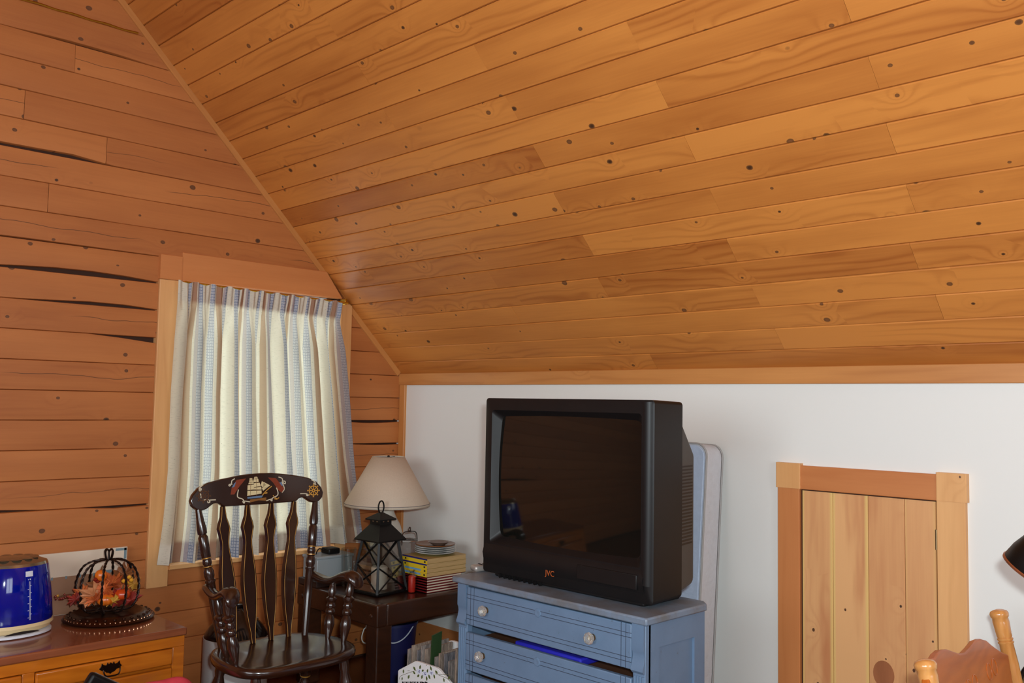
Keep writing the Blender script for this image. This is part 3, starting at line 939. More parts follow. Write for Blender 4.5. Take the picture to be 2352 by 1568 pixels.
PZ0 = ZP + .034
PCX2, PCY2 = PCX, YAT(PCX, PZ0 + .1, 247)
rw = RAD(PCX, PCY, PZ0 + .1, 131)
ph_t = ZAT(PCX2, PCY2, 1284)
M['wire'] = plain('wire', srgb(40, 24, 18), .4, .6, var=.2)
wp = thing('wire_pumpkin', (PCX2, PCY2, PZ0), 'twisted dark wire pumpkin cage standing on the bronze plate', 'decoration')
hh = (ph_t - PZ0)
for i in range(8):
    a = math.pi * 2 * i / 8 + .25
    base_pts = [(.25, .012), (.62, .004), (.86, .10), (.99, .36), (.97, .62), (.80, .86), (.5, .97), (.16, 1.0)]
    pts = smooth_curve([Vector((PCX2 + math.cos(a) * rw * r_, PCY2 + math.sin(a) * rw * r_, PZ0 + .004 + (hh - .004) * h_)) for r_, h_ in base_pts], 7)
    mb = MB()
    for s_ in (0, math.pi):
        tw = []
        for k, p in enumerate(pts):
            an = k * .95 + s_
            tw.append(p + Vector((math.cos(a), math.sin(a), 0)) * .003 * math.cos(an) + Vector((-math.sin(a), math.cos(a), 0)) * .003 * math.sin(an))
        mb.tube(tw, .0029, 6)
    build(mb, 'wire_rib', M['wire'], wp)
for i in range(4):
    a = i * math.pi / 2 + .5
    c_ = Vector((PCX2 + math.cos(a) * .012, PCY2 + math.sin(a) * .012, ph_t))
    pts = smooth_curve([c_ + Vector((0, 0, -.004)), c_ + Vector((math.cos(a) * .008, math.sin(a) * .008, .03)), c_ + Vector((0, 0, .04)), c_ + Vector((-math.cos(a) * .012, -math.sin(a) * .012, .03)), c_ + Vector((-math.cos(a) * .008, -math.sin(a) * .008, -.004))], 5)
    build(MB().tube(pts, .0035, 6), 'stem_loop', M['wire'], wp)
build(MB().tube([Vector((PCX2 + math.cos(a) * rw * .3, PCY2 + math.sin(a) * rw * .3, PZ0 + .006)) for a in [2 * math.pi * i / 24 for i in range(24)]], .0045, 6, closed=True), 'base_ring', M['wire'], wp)

ap = thing('autumn_pick', (PCX2, PCY2, PZ0), 'artificial autumn pick of orange maple leaves, mini pumpkins and berries', 'decoration')
def leaf_mat(nm, a, b):
    t = NT(nm); tc = t.node('ShaderNodeTexCoord').outputs['Object']
    nz = t.noise(tc, 25, 3); t.set(t.mix(t.step(nz, .35, .65), a, b), .6); return t.m
LM = [leaf_mat('leaf_orange', srgb(214, 110, 50), srgb(168, 70, 26)), leaf_mat('leaf_tan', srgb(206, 138, 92), srgb(180, 110, 66)), leaf_mat('leaf_red', srgb(150, 40, 26), srgb(110, 30, 20)),
      leaf_mat('leaf_brown', srgb(150, 88, 44), srgb(120, 66, 30)), leaf_mat('leaf_yellow', srgb(214, 160, 60), srgb(180, 120, 40))]
maple = [(0, -.5), (.06, -.22), (.34, -.34), (.28, -.16), (.52, -.02), (.40, .06), (.46, .26), (.24, .18), (.2, .36), (.12, .3), (0, .62)]
maple = maple + [(-a, b) for a, b in maple[::-1][1:-1]]
def leaf(u, v, xx, size, mat, tilt, spin):
    c_ = PX(u, v, xx)
    Rm = Matrix.Rotation(tilt[0], 4, 'X') @ Matrix.Rotation(tilt[1], 4, 'Z')
    MM = Matrix.Translation(c_) @ frame((0, 0, 0), (0, 1, 0), (0, 0, 1)) @ Rm @ Matrix.Rotation(spin, 4, 'Z')
    n = len(maple); vs = [MM @ Vector((p[0] * size, p[1] * size, .08 * size * math.sin(p[0] * 7) + .1 * size * p[1] ** 2)) for p in maple] + [MM @ Vector((0, 0, .12 * size))]
    mb = MB().add(vs, [(i, (i + 1) % n, n) for i in range(n)])
    return build(mb, 'leaf', mat, ap, smooth=0, solid=.0008, fix=False)
X0 = PCX2
for a in ((212, 1365, X0 + .05, .12, 1, (.2, .2), .9), (172, 1375, X0 + .02, .07, 2, (.3, -.3), 1.4), (187, 1362, X0 - .01, .08, 0, (.1, -.2), 1.2), (282, 1318, X0 + .01, .1, 3, (.1, .3), -.3), (256, 1335, X0 + .03, .1, 0, (.4, .1), .4),
          (270, 1372, X0 + .05, .1, 2, (.3, -.2), -1.0), (300, 1374, X0 + .05, .09, 2, (.6, .2), -1.5), (240, 1352, X0 + .06, .09, 0, (-.2, .4), 2.1), (225, 1345, X0 - .03, .11, 3, (.2, 0), 2.8), (276, 1350, X0 - .02, .12, 0, (.1, .2), -2.2),
          (258, 1379, X0 + .07, .07, 4, (.5, .3), .6), (306, 1340, X0 - .02, .07, 4, (.2, -.1), -.8), (215, 1376, X0 + .06, .08, 0, (.6, .1), 1.0)):
    leaf(a[0], a[1], a[2], a[3] * .9, LM[a[4]], a[5], a[6])
M['mini_pumpkin'] = plain('mini_pumpkin', srgb(222, 110, 30), .3, var=.1)
M['mini_pumpkin_red'] = plain('mini_pumpkin_red', srgb(196, 66, 20), .3, var=.1)
M['stem_brown'] = plain('stem_brown', srgb(110, 74, 40), .6)
def mini(u, v, xx, r, mat, flat=.8):
    c_ = PX(u, v, xx); mb = MB(); vs = []; n = 40; rings = 9
    prof = [(math.sin(math.pi * k / (rings - 1)), -math.cos(math.pi * k / (rings - 1))) for k in range(rings)]
    for r_, z_ in prof:
        for i in range(n):
            a = 2 * math.pi * i / n
            q = (.9 + .1 * abs(math.cos(a * 4))) * max(.02, r_) * r
            vs.append(c_ + Vector((math.cos(a) * q, math.sin(a) * q, z_ * r * flat * (1 - .18 * (1 - r_)))))
    fs = [(k * n + i, k * n + (i + 1) % n, (k + 1) * n + (i + 1) % n, (k + 1) * n + i) for k in range(rings - 1) for i in range(n)]
    p = build(mb.add(vs, fs), 'mini_pumpkin', mat, ap, smooth=60)
    build(MB().tube([c_ + Vector((0, 0, r * flat * .8)), c_ + Vector((.002, .003, r * flat + .012))], [.004, .0025], 6), 'pumpkin_stem', M['stem_brown'], p)
mini(232, 1321, X0 + .03, .024, M['mini_pumpkin'], 1.1); mini(243, 1376, X0 + .05, .034, M['mini_pumpkin']); mini(281, 1364, X0 + .06, .032, M['mini_pumpkin_red'])
M['berry_red'] = plain('berry_red', srgb(130, 34, 24), .25); M['berry_yellow'] = plain('berry_yellow', srgb(222, 160, 50), .3)
mb = MB(); pts = [PX(u, v, X0 - .06) for u, v in ((182, 1366), (160, 1364), (142, 1368), (126, 1374))]
mb.tube(smooth_curve(pts, 4), .0016, 5)
sp = build(mb, 'berry_stem', M['stem_brown'], ap)
random.seed(5)
for i in range(16):
    p = pts[0].lerp(pts[-1], i / 15) + Vector((random.uniform(-.006, .006), 0, random.uniform(-.006, .01)))
    build(MB().lathe([(.0008, -.005), (.0042, -.0025), (.005, 0), (.0042, .0025), (.0008, .005)], 8, c=p), 'berry', M['berry_yellow'] if i % 7 == 6 else M['berry_red'], sp)
for u, v in ((297, 1325), (302, 1332), (284, 1334), (291, 1338), (224, 1336), (228, 1345), (219, 1331)):
    p = PX(u, v, X0 + .04)
    build(MB().lathe([(.001, -.009), (.007, -.005), (.0095, 0), (.007, .005), (.001, .009)], 10, c=p), 'berry', M['berry_yellow'] if u > 240 else M['berry_red'], ap)
# ================================================================== STONEWARE JUG
JX = .30; JY = YAT(JX, .35, 543)
M['stone_grey'] = plain('stone_grey', srgb(196, 194, 192), .35, var=.04)
M['glaze_black'] = plain('glaze_black', srgb(22, 17, 16), .12, spec=.6)
JR = RAD(JX, JY, .3, 138)
js_ = ZAT(JX + .08, JY, 1466); jt = ZAT(JX, JY, 1384)
jug = thing('stoneware_jug', (JX, JY, 0), 'large grey stoneware jug with glossy black shoulder behind the rocking chair', 'jug')
build(MB().lathe([(JR * .95, 0), (JR * .99, .01), (JR, .03), (JR, js_ - .01), (JR * 1.0, js_)], 48, c=(JX, JY, 0)), 'jug_body', M['stone_grey'], jug)
build(MB().lathe([(JR * .99, js_), (JR * .96, js_ + .012), (JR * .8, js_ + .045), (JR * .5, js_ + .085), (JR * .27, js_ + .105), (JR * .22, jt - .02), (JR * .26, jt - .012), (JR * .27, jt - .002), (JR * .2, jt)], 48, c=(JX, JY, 0)), 'jug_shoulder', M['glaze_black'], jug)
hp = smooth_curve([(JX, JY + JR * .22, jt - .014), (JX, JY + JR * .42, jt - .004), (JX, JY + JR * .56, jt - .03), (JX, JY + JR * .60, js_ + .06), (JX, JY + JR * .72, js_ + .05)], 6)
build(MB().tube(hp, .011, 10), 'jug_handle', M['glaze_black'], jug)

# ================================================================== ROCKING CHAIR
CHX, CHY = .90, -1.235
t = NT('walnut_gloss'); tc = t.node('ShaderNodeTexCoord').outputs['Object']
nz = t.noise(tc, 9, 4, .6)
t.set(t.mix(nz, srgb(58, 30, 18), srgb(30, 16, 11)), .24, 0, .5, **{'Coat Weight': .5, 'Coat Roughness': .1}); M['walnut'] = t.m
M['gilt'] = plain('gilt', srgb(178, 128, 52), .4, .5)
ch = thing('rocking_chair', (CHX, CHY, 0), 'dark brown wooden rocking chair with a sailing ship painted on its crest', 'chair')
SZ = .405
# seat: rounded outline, dished top
def seat_outline(n=56):
    out = []
    for i in range(n):
        a = 2 * math.pi * i / n
        c_, s_ = math.cos(a), math.sin(a)
        e = 2 / 3.4
        xx = abs(c_) ** e * (1 if c_ > 0 else -1) * .205
        yy = abs(s_) ** e * (1 if s_ > 0 else -1) * (.262 - .03 * (xx < 0) * abs(xx) / .2)
        out.append((xx, yy))
    return out
so = seat_outline(); SCX = .905
mb = MB(); vs = []; rings = [(.0, -.012, 1), (.45, -.013, 1), (.8, -.005, 1), (.93, -.001, 1), (.985, -.005, 1), (1.0, -.016, 1), (.99, -.034, 1), (.93, -.046, 1), (.0, -.046, 1)]
n = len(so)
for (k, z_, _) in rings:
    for (xx, yy) in so:
        k2 = max(k, .002)
        front = .010 * max(0, (xx * k2) / .2) ** 2
        vs.append(Vector((SCX + xx * k2, CHY + yy * k2, SZ + z_ - (front if z_ > -.03 else 0))))
fs = [(r_ * n + i, r_ * n + (i + 1) % n, (r_ + 1) * n + (i + 1) % n, (r_ + 1) * n + i) for r_ in range(len(rings) - 1) for i in range(n)]
build(mb.add(vs, fs), 'seat', M['walnut'], ch, smooth=60)
# back: leaning plane from the seat to the crest
RXc, RZc = .69, .985
def back_pt(y_, z_, x_off=0.0):
    k = (z_ - SZ) / (RZc - SZ)
    return Vector((.755 + (RXc - .755) * k + x_off, CHY + y_, z_))
lean = (Vector((RXc, 0, RZc)) - Vector((.755, 0, SZ))).normalized()
KX, KZ = .0002677, .000243
def rl(xc, yc, off=0.0):
    """crest drawing coordinates -> world"""
    yy = (xc - 1128) * KX; zz_ = -(yc - 370) * KZ
    return Vector((RXc, CHY, RZc)) + Vector((0, 1, 0)) * yy + lean * zz_ + Vector((1, 0, 0)) * (.011 + off)
MR = frame(rl(1128, 370, -.011), (0, 1, 0), lean)
half = [(1128, 110), (1320, 116), (1500, 136), (1760, 179), (1960, 225), (2100, 299), (2190, 402), (2220, 493), (2200, 572), (2140, 630), (2060, 653), (1990, 636), (1930, 594), (1880, 558), (1830, 551), (1780, 565), (1735, 606), (1690, 614), (1128, 620)]
right_ = [((a - 1128) * KX, -(b - 370) * KZ) for a, b in half]
outl = right_ + [(-a, b) for a, b in right_[::-1][1:-1]]
outl = [(p.x, p.y) for p in [Vector((a, b, 0)) for a, b in outl]]
crest = build(MB().prism(outl, -.011, .011, MR), 'crest_rail', M['walnut'], ch, bevel=.004, bseg=3)
# painted decoration, thin paint layers on the crest
def paint(nm, polys, mat, h=.0006):
    mb = MB()
    for pl_ in polys:
        pp = [rl(a, b, 0) for a, b in pl_]; qq = [rl(a, b, h) for a, b in pl_]; n = len(pl_)
        mb.add(pp + qq, [tuple(range(n, 2 * n))] + [(i, (i + 1) % n, n + (i + 1) % n, n + i) for i in range(n)])
    return build(mb, nm, mat, crest, smooth=0)
def shear(pts): return [(a, b + .03 * (a - 1128)) for a, b in pts]
def stroke(pts, w):
    c_ = smooth_curve([Vector((a, b, 0)) for a, b in shear(pts)], 6); out = []
    L_, R_ = [], []
    for i, p in enumerate(c_):
        d = (c_[min(i + 1, len(c_) - 1)] - c_[max(i - 1, 0)]); d = d.normalized() if d.length > 1e-6 else Vector((1, 0, 0)); nn = Vector((-d.y, d.x, 0)) * w / 2
        L_.append(p + nn); R_.append(p - nn)
    return [[(L_[i].x, L_[i].y), (L_[i + 1].x, L_[i + 1].y), (R_[i + 1].x, R_[i + 1].y), (R_[i].x, R_[i].y)] for i in range(len(c_) - 1)]
M['paint_cream'] = plain('paint_cream', srgb(214, 196, 150), .5, var=.15, scale=200)
M['paint_gold'] = plain('paint_gold', srgb(206, 150, 62), .45, var=.1)
M['paint_rust'] = plain('paint_rust', srgb(128, 52, 28), .5, var=.25, scale=120)
M['paint_blue'] = plain('paint_blue', srgb(96, 120, 150), .5, var=.1)
M['paint_sea'] = plain('paint_sea', srgb(130, 84, 34), .5, var=.2, scale=90)
M['paint_rope'] = plain('paint_rope', srgb(206, 196, 170), .5)
sails = [[(950, 185), (990, 185), (995, 210), (945, 212)], [(945, 218), (995, 215), (1000, 250), (940, 252)], [(935, 258), (1010, 255), (1015, 280), (925, 285)], [(915, 300), (1020, 290), (1015, 370), (910, 380)], [(910, 390), (1140, 388), (1140, 440), (905, 470)],
         [(1030, 165), (1070, 165), (1085, 195), (1015, 200)], [(1015, 205), (1090, 202), (1095, 250), (1005, 252)], [(1020, 268), (1110, 262), (1130, 320), (1010, 330)], [(1015, 340), (1135, 330), (1140, 375), (1010, 372)], [(1150, 235), (1215, 300), (1160, 345), (1130, 300)], [(1175, 250), (1285, 310), (1200, 365), (1165, 340)], [(1145, 350), (1240, 340), (1165, 395)]]
paint('ship_sails', [shear(s_) for s_ in sails], M['paint_cream'])
paint('ship_hull', [shear([(905, 490), (1165, 470), (1140, 505), (910, 515)])], M['paint_blue'])
paint('ship_bowsprit', stroke([(1150, 470), (1220, 395), (1310, 325)], 12) + stroke([(1165, 440), (1235, 430)], 18), M['paint_gold'])
paint('ship_masts', stroke([(970, 180), (955, 470)], 7) + stroke([(1052, 160), (1060, 470)], 7), M['paint_sea'])
paint('ship_sea', [shear([(950, 530), (1215, 505), (1215, 560), (1090, 548), (945, 578)])], M['paint_sea'])
paint('scroll_banner', [shear([(1250, 180), (1380, 190), (1470, 300), (1525, 370), (1480, 435), (1420, 390), (1340, 270)])], M['paint_rust'])
paint('scroll_banner', [shear([(890, 190), (740, 210), (660, 330), (640, 440), (700, 440), (770, 330)])], M['paint_rust'])
paint('banner_patch', [shear([(1440, 265), (1480, 260), (1500, 330), (1470, 310)])], M['paint_blue'], .0009)
paint('banner_patch', [shear([(700, 265), (730, 240), (700, 320), (660, 330)])], M['paint_blue'], .0009)
ropes = [[(710, 190), (665, 220), (655, 270), (630, 305), (615, 290), (640, 275), (670, 280)], [(765, 365), (750, 480), (830, 520), (860, 575), (845, 580), (840, 550), (950, 568)], [(1430, 175), (1490, 200), (1500, 260), (1540, 290), (1540, 250), (1490, 255), (1525, 370), (1480, 435)],
         [(1390, 350), (1415, 430), (1400, 480), (1320, 520), (1310, 565), (1290, 550), (1310, 530), (1215, 560)], [(220, 275), (160, 330), (185, 360), (190, 335), (160, 350), (180, 410), (190, 490)], [(215, 515), (290, 510), (320, 545), (290, 555), (300, 520), (410, 515)],
         [(2005, 232), (2065, 265), (2075, 300), (2050, 310), (2050, 285), (2090, 320)], [(1800, 462), (1900, 465), (1945, 490), (1920, 500), (1910, 480), (1970, 490)]]
for r_ in ropes: paint('rope_line', stroke(r_, 15), M['paint_rope'])
def wheel(cx_, cy_, mat, nm):
    polys = []
    N_ = 28
    for (ro, ri) in ((85, 68), (28, 12)):
        for i in range(N_):
            a, b = 2 * math.pi * i / N_, 2 * math.pi * (i + 1) / N_
            polys.append([(cx_ + ro * math.cos(a), cy_ + ro * math.sin(a)), (cx_ + ro * math.cos(b), cy_ + ro * math.sin(b)), (cx_ + ri * math.cos(b), cy_ + ri * math.sin(b)), (cx_ + ri * math.cos(a), cy_ + ri * math.sin(a))])
    for i in range(8):
        a = 2 * math.pi * i / 8 + .05; d = Vector((math.cos(a), math.sin(a))); nn = Vector((-d.y, d.x)) * 7
        for (r0, r1, k) in ((20, 100, .8), (98, 112, 1.6)):
            p, q = d * r0, d * r1
            polys.append([(cx_ + p.x + nn.x * k, cy_ + p.y + nn.y * k), (cx_ + q.x + nn.x * k, cy_ + q.y + nn.y * k), (cx_ + q.x - nn.x * k, cy_ + q.y - nn.y * k), (cx_ + p.x - nn.x * k, cy_ + p.y - nn.y * k)])
    paint(nm, polys, mat, .0008)
wheel(2038, 415 + .03 * 910, M['paint_gold'], 'ship_wheel')
wheel(225, 450 - .03 * 900, plain('paint_dim', srgb(84, 50, 24), .5), 'ship_wheel')
paint('anchor', stroke([(1330, 475), (1370, 520), (1395, 530)], 12) + stroke([(1345, 530), (1390, 540), (1430, 515)], 12), M['paint_gold'])
# splats
def splat(y0, y1):
    zb0_, zt0_ = SZ - .005, RZc - .058
    prof = [(0, .0095), (.08, .013), (.16, .022), (.30, .032), (.42, .035), (.52, .032), (.62, .024), (.70, .018), (.74, .0175), (.80, .0235), (.835, .028), (.87, .0235), (.92, .0135), (1.0, .0085)]
    fr = []
    for t_, w in prof: fr.append((t_, w))
    vs = []; n = len(fr); lines = MB()
    for sgn in (-1, 1):
        for (t_, w) in fr:
            yc = y0 + (y1 - y0) * t_; zc = zb0_ + (zt0_ - zb0_) * t_
            curve = -.012 * math.sin(math.pi * t_)
            c_ = back_pt(yc, zc, curve)
            vs.append(c_ + Vector((-.006, sgn * w, 0))); vs.append(c_ + Vector((.006, sgn * w * .86, 0)))
    fs = []
    o2 = 2 * n
    for i in range(n - 1):
        a, b = 2 * i, 2 * (i + 1)
        fs += [(a, b, o2 + b, o2 + a), (a + 1, o2 + a + 1, o2 + b + 1, b + 1), (a, a + 1, b + 1, b), (o2 + a, o2 + b, o2 + b + 1, o2 + a + 1)]
    fs += [(0, o2, o2 + 1, 1), (2 * n - 2, 2 * n - 1, o2 + 2 * n - 1, o2 + 2 * n - 2)]
    s = build(MB().add(vs, fs), 'splat', M['walnut'], ch, smooth=35)
    mb = MB()
    for sgn in (-1, 1):
        pts = []
        for (t_, w) in fr:
            yc = y0 + (y1 - y0) * t_; zc = zb0_ + (zt0_ - zb0_) * t_
            pts.append(back_pt(yc, zc, -.012 * math.sin(math.pi * t_)) + Vector((.0062, sgn * w * .72, 0)))
        mb.tube(smooth_curve(pts, 4), .0009, 5)
    build(mb, 'gold_line', M['gilt'], s)
for i in range(4): splat(-.117 + .078 * i, -.158 + .105 * i)
# turned posts
post_prof = [(0, .013), (.30, .0165), (.48, .0165), (.485, .019), (.50, .019), (.505, .0155), (.53, .019), (.56, .0195), (.585, .014), (.59, .0175), (.60, .0175), (.605, .014), (.62, .0175), (.635, .0165), (.65, .0145), (.66, .0175), (.80, .0185), (.82, .013), (.825, .0175), (.86, .0185), (.92, .0145), (1.0, .011)]
for s_ in (-1, 1):
    b0 = Vector((.775, CHY + s_ * .178, SZ - .01)); b1 = back_pt(s_ * .258, RZc - .062)
    p = build(turned(MB(), b0, b1, post_prof, 18), 'back_post', M['walnut'], ch, smooth=50)
    mb = MB()
    for t_ in (.595, .655): turned(mb, b0.lerp(b1, t_ - .003), b0.lerp(b1, t_ + .003), [(0, .0181), (1, .0181)], 18)
    build(mb, 'gold_ring', M['gilt'], p)
    # arm: scrolled, from the post forward
    y_b, y_f = CHY + s_ * .225, CHY + s_ * .272
    cs = [(.712, .634, .014, .020), (.76, .626, .016, .022), (.83, .612, .015, .026), (.89, .628, .017, .030), (.94, .652, .020, .033), (.98, .652, .026, .034), (1.005, .636, .026, .030), (1.015, .62, .018, .02)]
    vs = []; N_ = 14
    for i, (xx, zz_, th, w) in enumerate(cs):
        yy = y_b + (y_f - y_b) * i / (len(cs) - 1)
        for j in range(N_):
            a = 2 * math.pi * j / N_
            vs.append(Vector((xx, yy + w * math.cos(a), zz_ + th * math.sin(a))))
    fs = [(i * N_ + j, i * N_ + (j + 1) % N_, (i + 1) * N_ + (j + 1) % N_, (i + 1) * N_ + j) for i in range(len(cs) - 1) for j in range(N_)]
    fs += [tuple(range(N_))[::-1], tuple((len(cs) - 1) * N_ + j for j in range(N_))]
    build(MB().add(vs, fs), 'arm', M['walnut'], ch, smooth=60, subsurf=1)
    sup = [(0, .009), (.08, .013), (.25, .0215), (.36, .019), (.42, .013), (.45, .019), (.5, .019), (.53, .014), (.58, .019), (.63, .014), (.68, .022), (.71, .022), (.74, .013), (.82, .0165), (.92, .0125), (1.0, .009)]
    for (xb, yb, xt, yt_, zt_) in ((.885, .215, .86, .25, .615), (.975, .228, .957, .268, .635)):
        build(turned(MB(), (xb, CHY + s_ * yb, SZ - .006), (xt, CHY + s_ * yt_, zt_), sup, 16), 'arm_support', M['walnut'], ch, smooth=50)
    # legs and rockers
    leg_prof = [(0, .012), (.1, .018), (.3, .021), (.42, .014), (.45, .02), (.5, .02), (.54, .015), (.6, .024), (.7, .024), (.8, .016), (.86, .02), (1.0, .016)]
    for (xt, xb) in ((1.04, 1.08), (.79, .74)):
        q0 = Vector((xb, CHY + s_ * .2, .062)); q1 = Vector((xt, CHY + s_ * .185, SZ - .035))
        lg = build(turned(MB(), q0, q1, leg_prof, 16), 'leg', M['walnut'], ch, smooth=50)
        turned_ring = turned(MB(), q0.lerp(q1, .56), q0.lerp(q1, .575), [(0, .0205), (1, .0205)], 16)
        build(turned_ring, 'gold_ring', M['gilt'], lg)
    rk_ = []
    for i in range(25):
        xx = .57 + .83 * i / 24; k = (xx - .93) / .47
        rk_.append((xx, .004 + .052 * k * k))
    outl2 = [(a, b) for a, b in rk_] + [(a, b + .055) for a, b in rk_[::-1]]
    build(MB().prism(outl2, -.012, .012, frame((0, CHY + s_ * .2, 0), (1, 0, 0), (0, 0, 1))), 'rocker', M['walnut'], ch, bevel=.005)
for (p, q) in (((1.065, -.205), (1.065, .205)), ((.76, -.205), (.76, .205))):
    build(turned(MB(), (p[0], CHY + p[1], .2), (q[0], CHY + q[1], .2), [(0, .009), (.3, .013), (.45, .018), (.5, .02), (.55, .018), (.7, .013), (1, .009)], 12), 'stretcher', M['walnut'], ch)
for s_ in (-1, 1):
    build(turned(MB(), (.755, CHY + s_ * .207, .17), (1.067, CHY + s_ * .207, .17), [(0, .008), (.5, .014), (1, .008)], 12), 'stretcher', M['walnut'], ch)

# ================================================================== END TABLE
ZT = .465
tn = PZ(867, 1390, ZT); tb = PZ(683, 1338, ZT)
TX1, TY0 = tn.x, tn.y; TX0, TY1 = tb.x, -.03
M['table_wood'] = wood_solid('table_wood', srgb(64, 34, 18), srgb(34, 18, 11), 'Y', .3, coat=.3)
et = thing('end_table', ((TX0 + TX1) / 2, (TY0 + TY1) / 2, 0), 'square dark-stained end table in the corner below the window', 'table')
build(MB().box(TX0 + .045, TX1 - .045, TY0 + .045, TY1 - .045, ZT - .022, ZT - .003), 'table_top', M['table_wood'], et, bevel=.002)
for (a, b, c_, d_) in ((TX0, TX1, TY0, TY0 + .055), (TX0, TX1, TY1 - .055, TY1), (TX0, TX0 + .055, TY0 + .055, TY1 - .055), (TX1 - .055, TX1, TY0 + .055, TY1 - .055)):
    build(MB().box(a, b, c_, d_, ZT - .1, ZT), 'apron_rail', M['table_wood'], et, bevel=.009, bseg=3)
for a in (TX0 + .004, TX1 - .088):
    for b in (TY0 + .004, TY1 - .088):
        build(MB().box(a, a + .084, b, b + .084, 0, ZT - .02), 'leg', M['table_wood'], et, bevel=.01, bseg=3)
for (xx, zz_) in ((TX1 - .045, ZT - .055), (TX0 + .045, ZT - .055)):
    build(MB().lathe([(.001, .004), (.008, .003), (.011, 0)], 16, M=frame((xx, TY0 - .0005, zz_), (1, 0, 0), (0, 0, 1))), 'bolt_plug', M['table_wood'], et)

# lantern
la = PZ(866, 1371, ZT)
LR = Matrix.Rotation(math.radians(5), 4, 'Z')
LS = .185
ax = LR @ Vector((-1, 0, 0)); ay = LR @ Vector((0, 1, 0))
LC = la + (ax + ay) * (LS / 2)
M['black_metal'] = plain('black_metal', srgb(20, 19, 19), .45, .5)
ln = thing('candle_lantern', (LC.x, LC.y, ZT), 'black metal candle lantern with crossed bars and pagoda roof on the end table', 'lantern')
def lp(a, b, z_, s_=LS): return Vector((LC.x, LC.y, z_)) + ax * (a * s_ / 2) + ay * (b * s_ / 2)
zE = ZAT(LC.x, LC.y, 1232) - .012     # eaves
zR1 = ZAT(LC.x, LC.y, 1212); zN1 = ZAT(LC.x, LC.y, 1196); zR2 = ZAT(LC.x, LC.y, 1192); zTp = ZAT(LC.x, LC.y, 1174)
TOPS = LS * .62
def bar(mb, p, q, r_): mb.tube([p, q], r_, 4)
mb = MB(); vs = [lp(a, b, ZT) for a, b in ((-1, -1), (1, -1), (1, 1), (-1, 1))] + [lp(a, b, ZT + .012) for a, b in ((-1, -1), (1, -1), (1, 1), (-1, 1))]
mb.add(vs, [(0, 1, 2, 3), (4, 5, 6, 7), (0, 1, 5, 4), (1, 2, 6, 5), (2, 3, 7, 6), (3, 0, 4, 7)])
build(mb, 'base', M['black_metal'], ln, bevel=.002)
for (a, b) in ((-1, -1), (1, -1), (1, 1), (-1, 1)):
    build(MB().tube([lp(a, b, ZT + .008, LS * .98), lp(a, b, zE + .004, TOPS)], .0075, 4), 'corner_post', M['black_metal'], ln, smooth=0)
def sidept(k, t_, h_):
    c4 = [(-1, -1), (1, -1), (1, 1), (-1, 1)]
    p, q = c4[k], c4[(k + 1) % 4]
    s_ = LS * .98 + (TOPS - LS * .98) * h_
    a = p[0] + (q[0] - p[0]) * t_; b = p[1] + (q[1] - p[1]) * t_
    return lp(a, b, ZT + .012 + (zE - ZT - .012) * h_, s_)
M['clear_glass'] = thin_glass('clear_glass', (.93, .94, .93, 1), .09)
for k in range(4):
    mb = MB()
    mb.tube([sidept(k, 0, 0), sidept(k, 1, .5), sidept(k, 0, 1)], .0048, 4); mb.tube([sidept(k, 1, 0), sidept(k, 0, .5), sidept(k, 1, 1)], .0048, 4)
    build(mb, 'cross_bars', M['black_metal'], ln, smooth=0)
    off = -.003
    ctr = Vector((LC.x, LC.y, 0))
    qd = [sidept(k, 0.03, 0.01), sidept(k, .97, .01), sidept(k, .97, .99), sidept(k, .03, .99)]
    qd = [p + (Vector((LC.x, LC.y, p.z)) - p) * .035 for p in qd]
    build(MB().add(qd, [(0, 1, 2, 3)]), 'glass_side', M['clear_glass'], ln, smooth=0, solid=.0015, fix=False)
def pyr(z0, s0, z1, s1):
    mb = MB(); c4 = ((-1, -1), (1, -1), (1, 1), (-1, 1))
    mb.add([lp(a, b, z0, s0) for a, b in c4] + [lp(a, b, z1, s1) for a, b in c4] + [lp(a, b, z0 - .006, s0) for a, b in c4], [(4, 5, 6, 7)] + [(i, (i + 1) % 4, 4 + (i + 1) % 4, 4 + i) for i in range(4)] + [(8 + i, 8 + (i + 1) % 4, (i + 1) % 4, i) for i in range(4)] + [(11, 10, 9, 8)])
    return mb
build(pyr(zE + .004, LS * .92, zN1 - .012, LS * .36), 'lower_roof', M['black_metal'], ln, smooth=0)
build(pyr(zN1 - .014, LS * .38, zR2 + .004, LS * .38), 'vent_collar', M['black_metal'], ln, smooth=0)
build(pyr(zR2 + .004, LS * .55, zTp - .004, LS * .08), 'upper_roof', M['black_metal'], ln, smooth=0)
M['hole_light'] = plain('hole_light', srgb(200, 150, 110), .6)
for k in range(4):
    d = [(-ay), ax, ay, -ax][k]; e_ = [ax, ay, -ax, -ay][k]
    for s_ in (-.25, .25):
        c_ = Vector((LC.x, LC.y, (zN1 + zR2) / 2 - .002)) + d * (LS * .19 + .0005) + e_ * s_ * LS * .3
        build(MB().lathe([(.001, .001), (.004, .0005)], 10, M=frame(c_, e_, (0, 0, 1)), caps=True), 'vent_hole', M['hole_light'], ln)
rz = ZAT(LC.x, LC.y, 1150); rr = (rz - zTp) / 2 + .004
rc = Vector((LC.x, LC.y, rz - rr))
build(MB().tube([rc + (ay * math.cos(a) * .6 + Vector((0, 0, 1)) * math.sin(a)) * rr for a in [2 * math.pi * i / 24 for i in range(24)]], .0035, 8, closed=True), 'hanging_ring', M['black_metal'], ln)
M['wax'] = plain('wax', srgb(226, 216, 200), .55, var=.02)
cd = thing('pillar_candle', (LC.x, LC.y, ZT + .012), 'white pillar candle standing inside the black lantern', 'candle')
czt = ZAT(LC.x, LC.y, 1300)
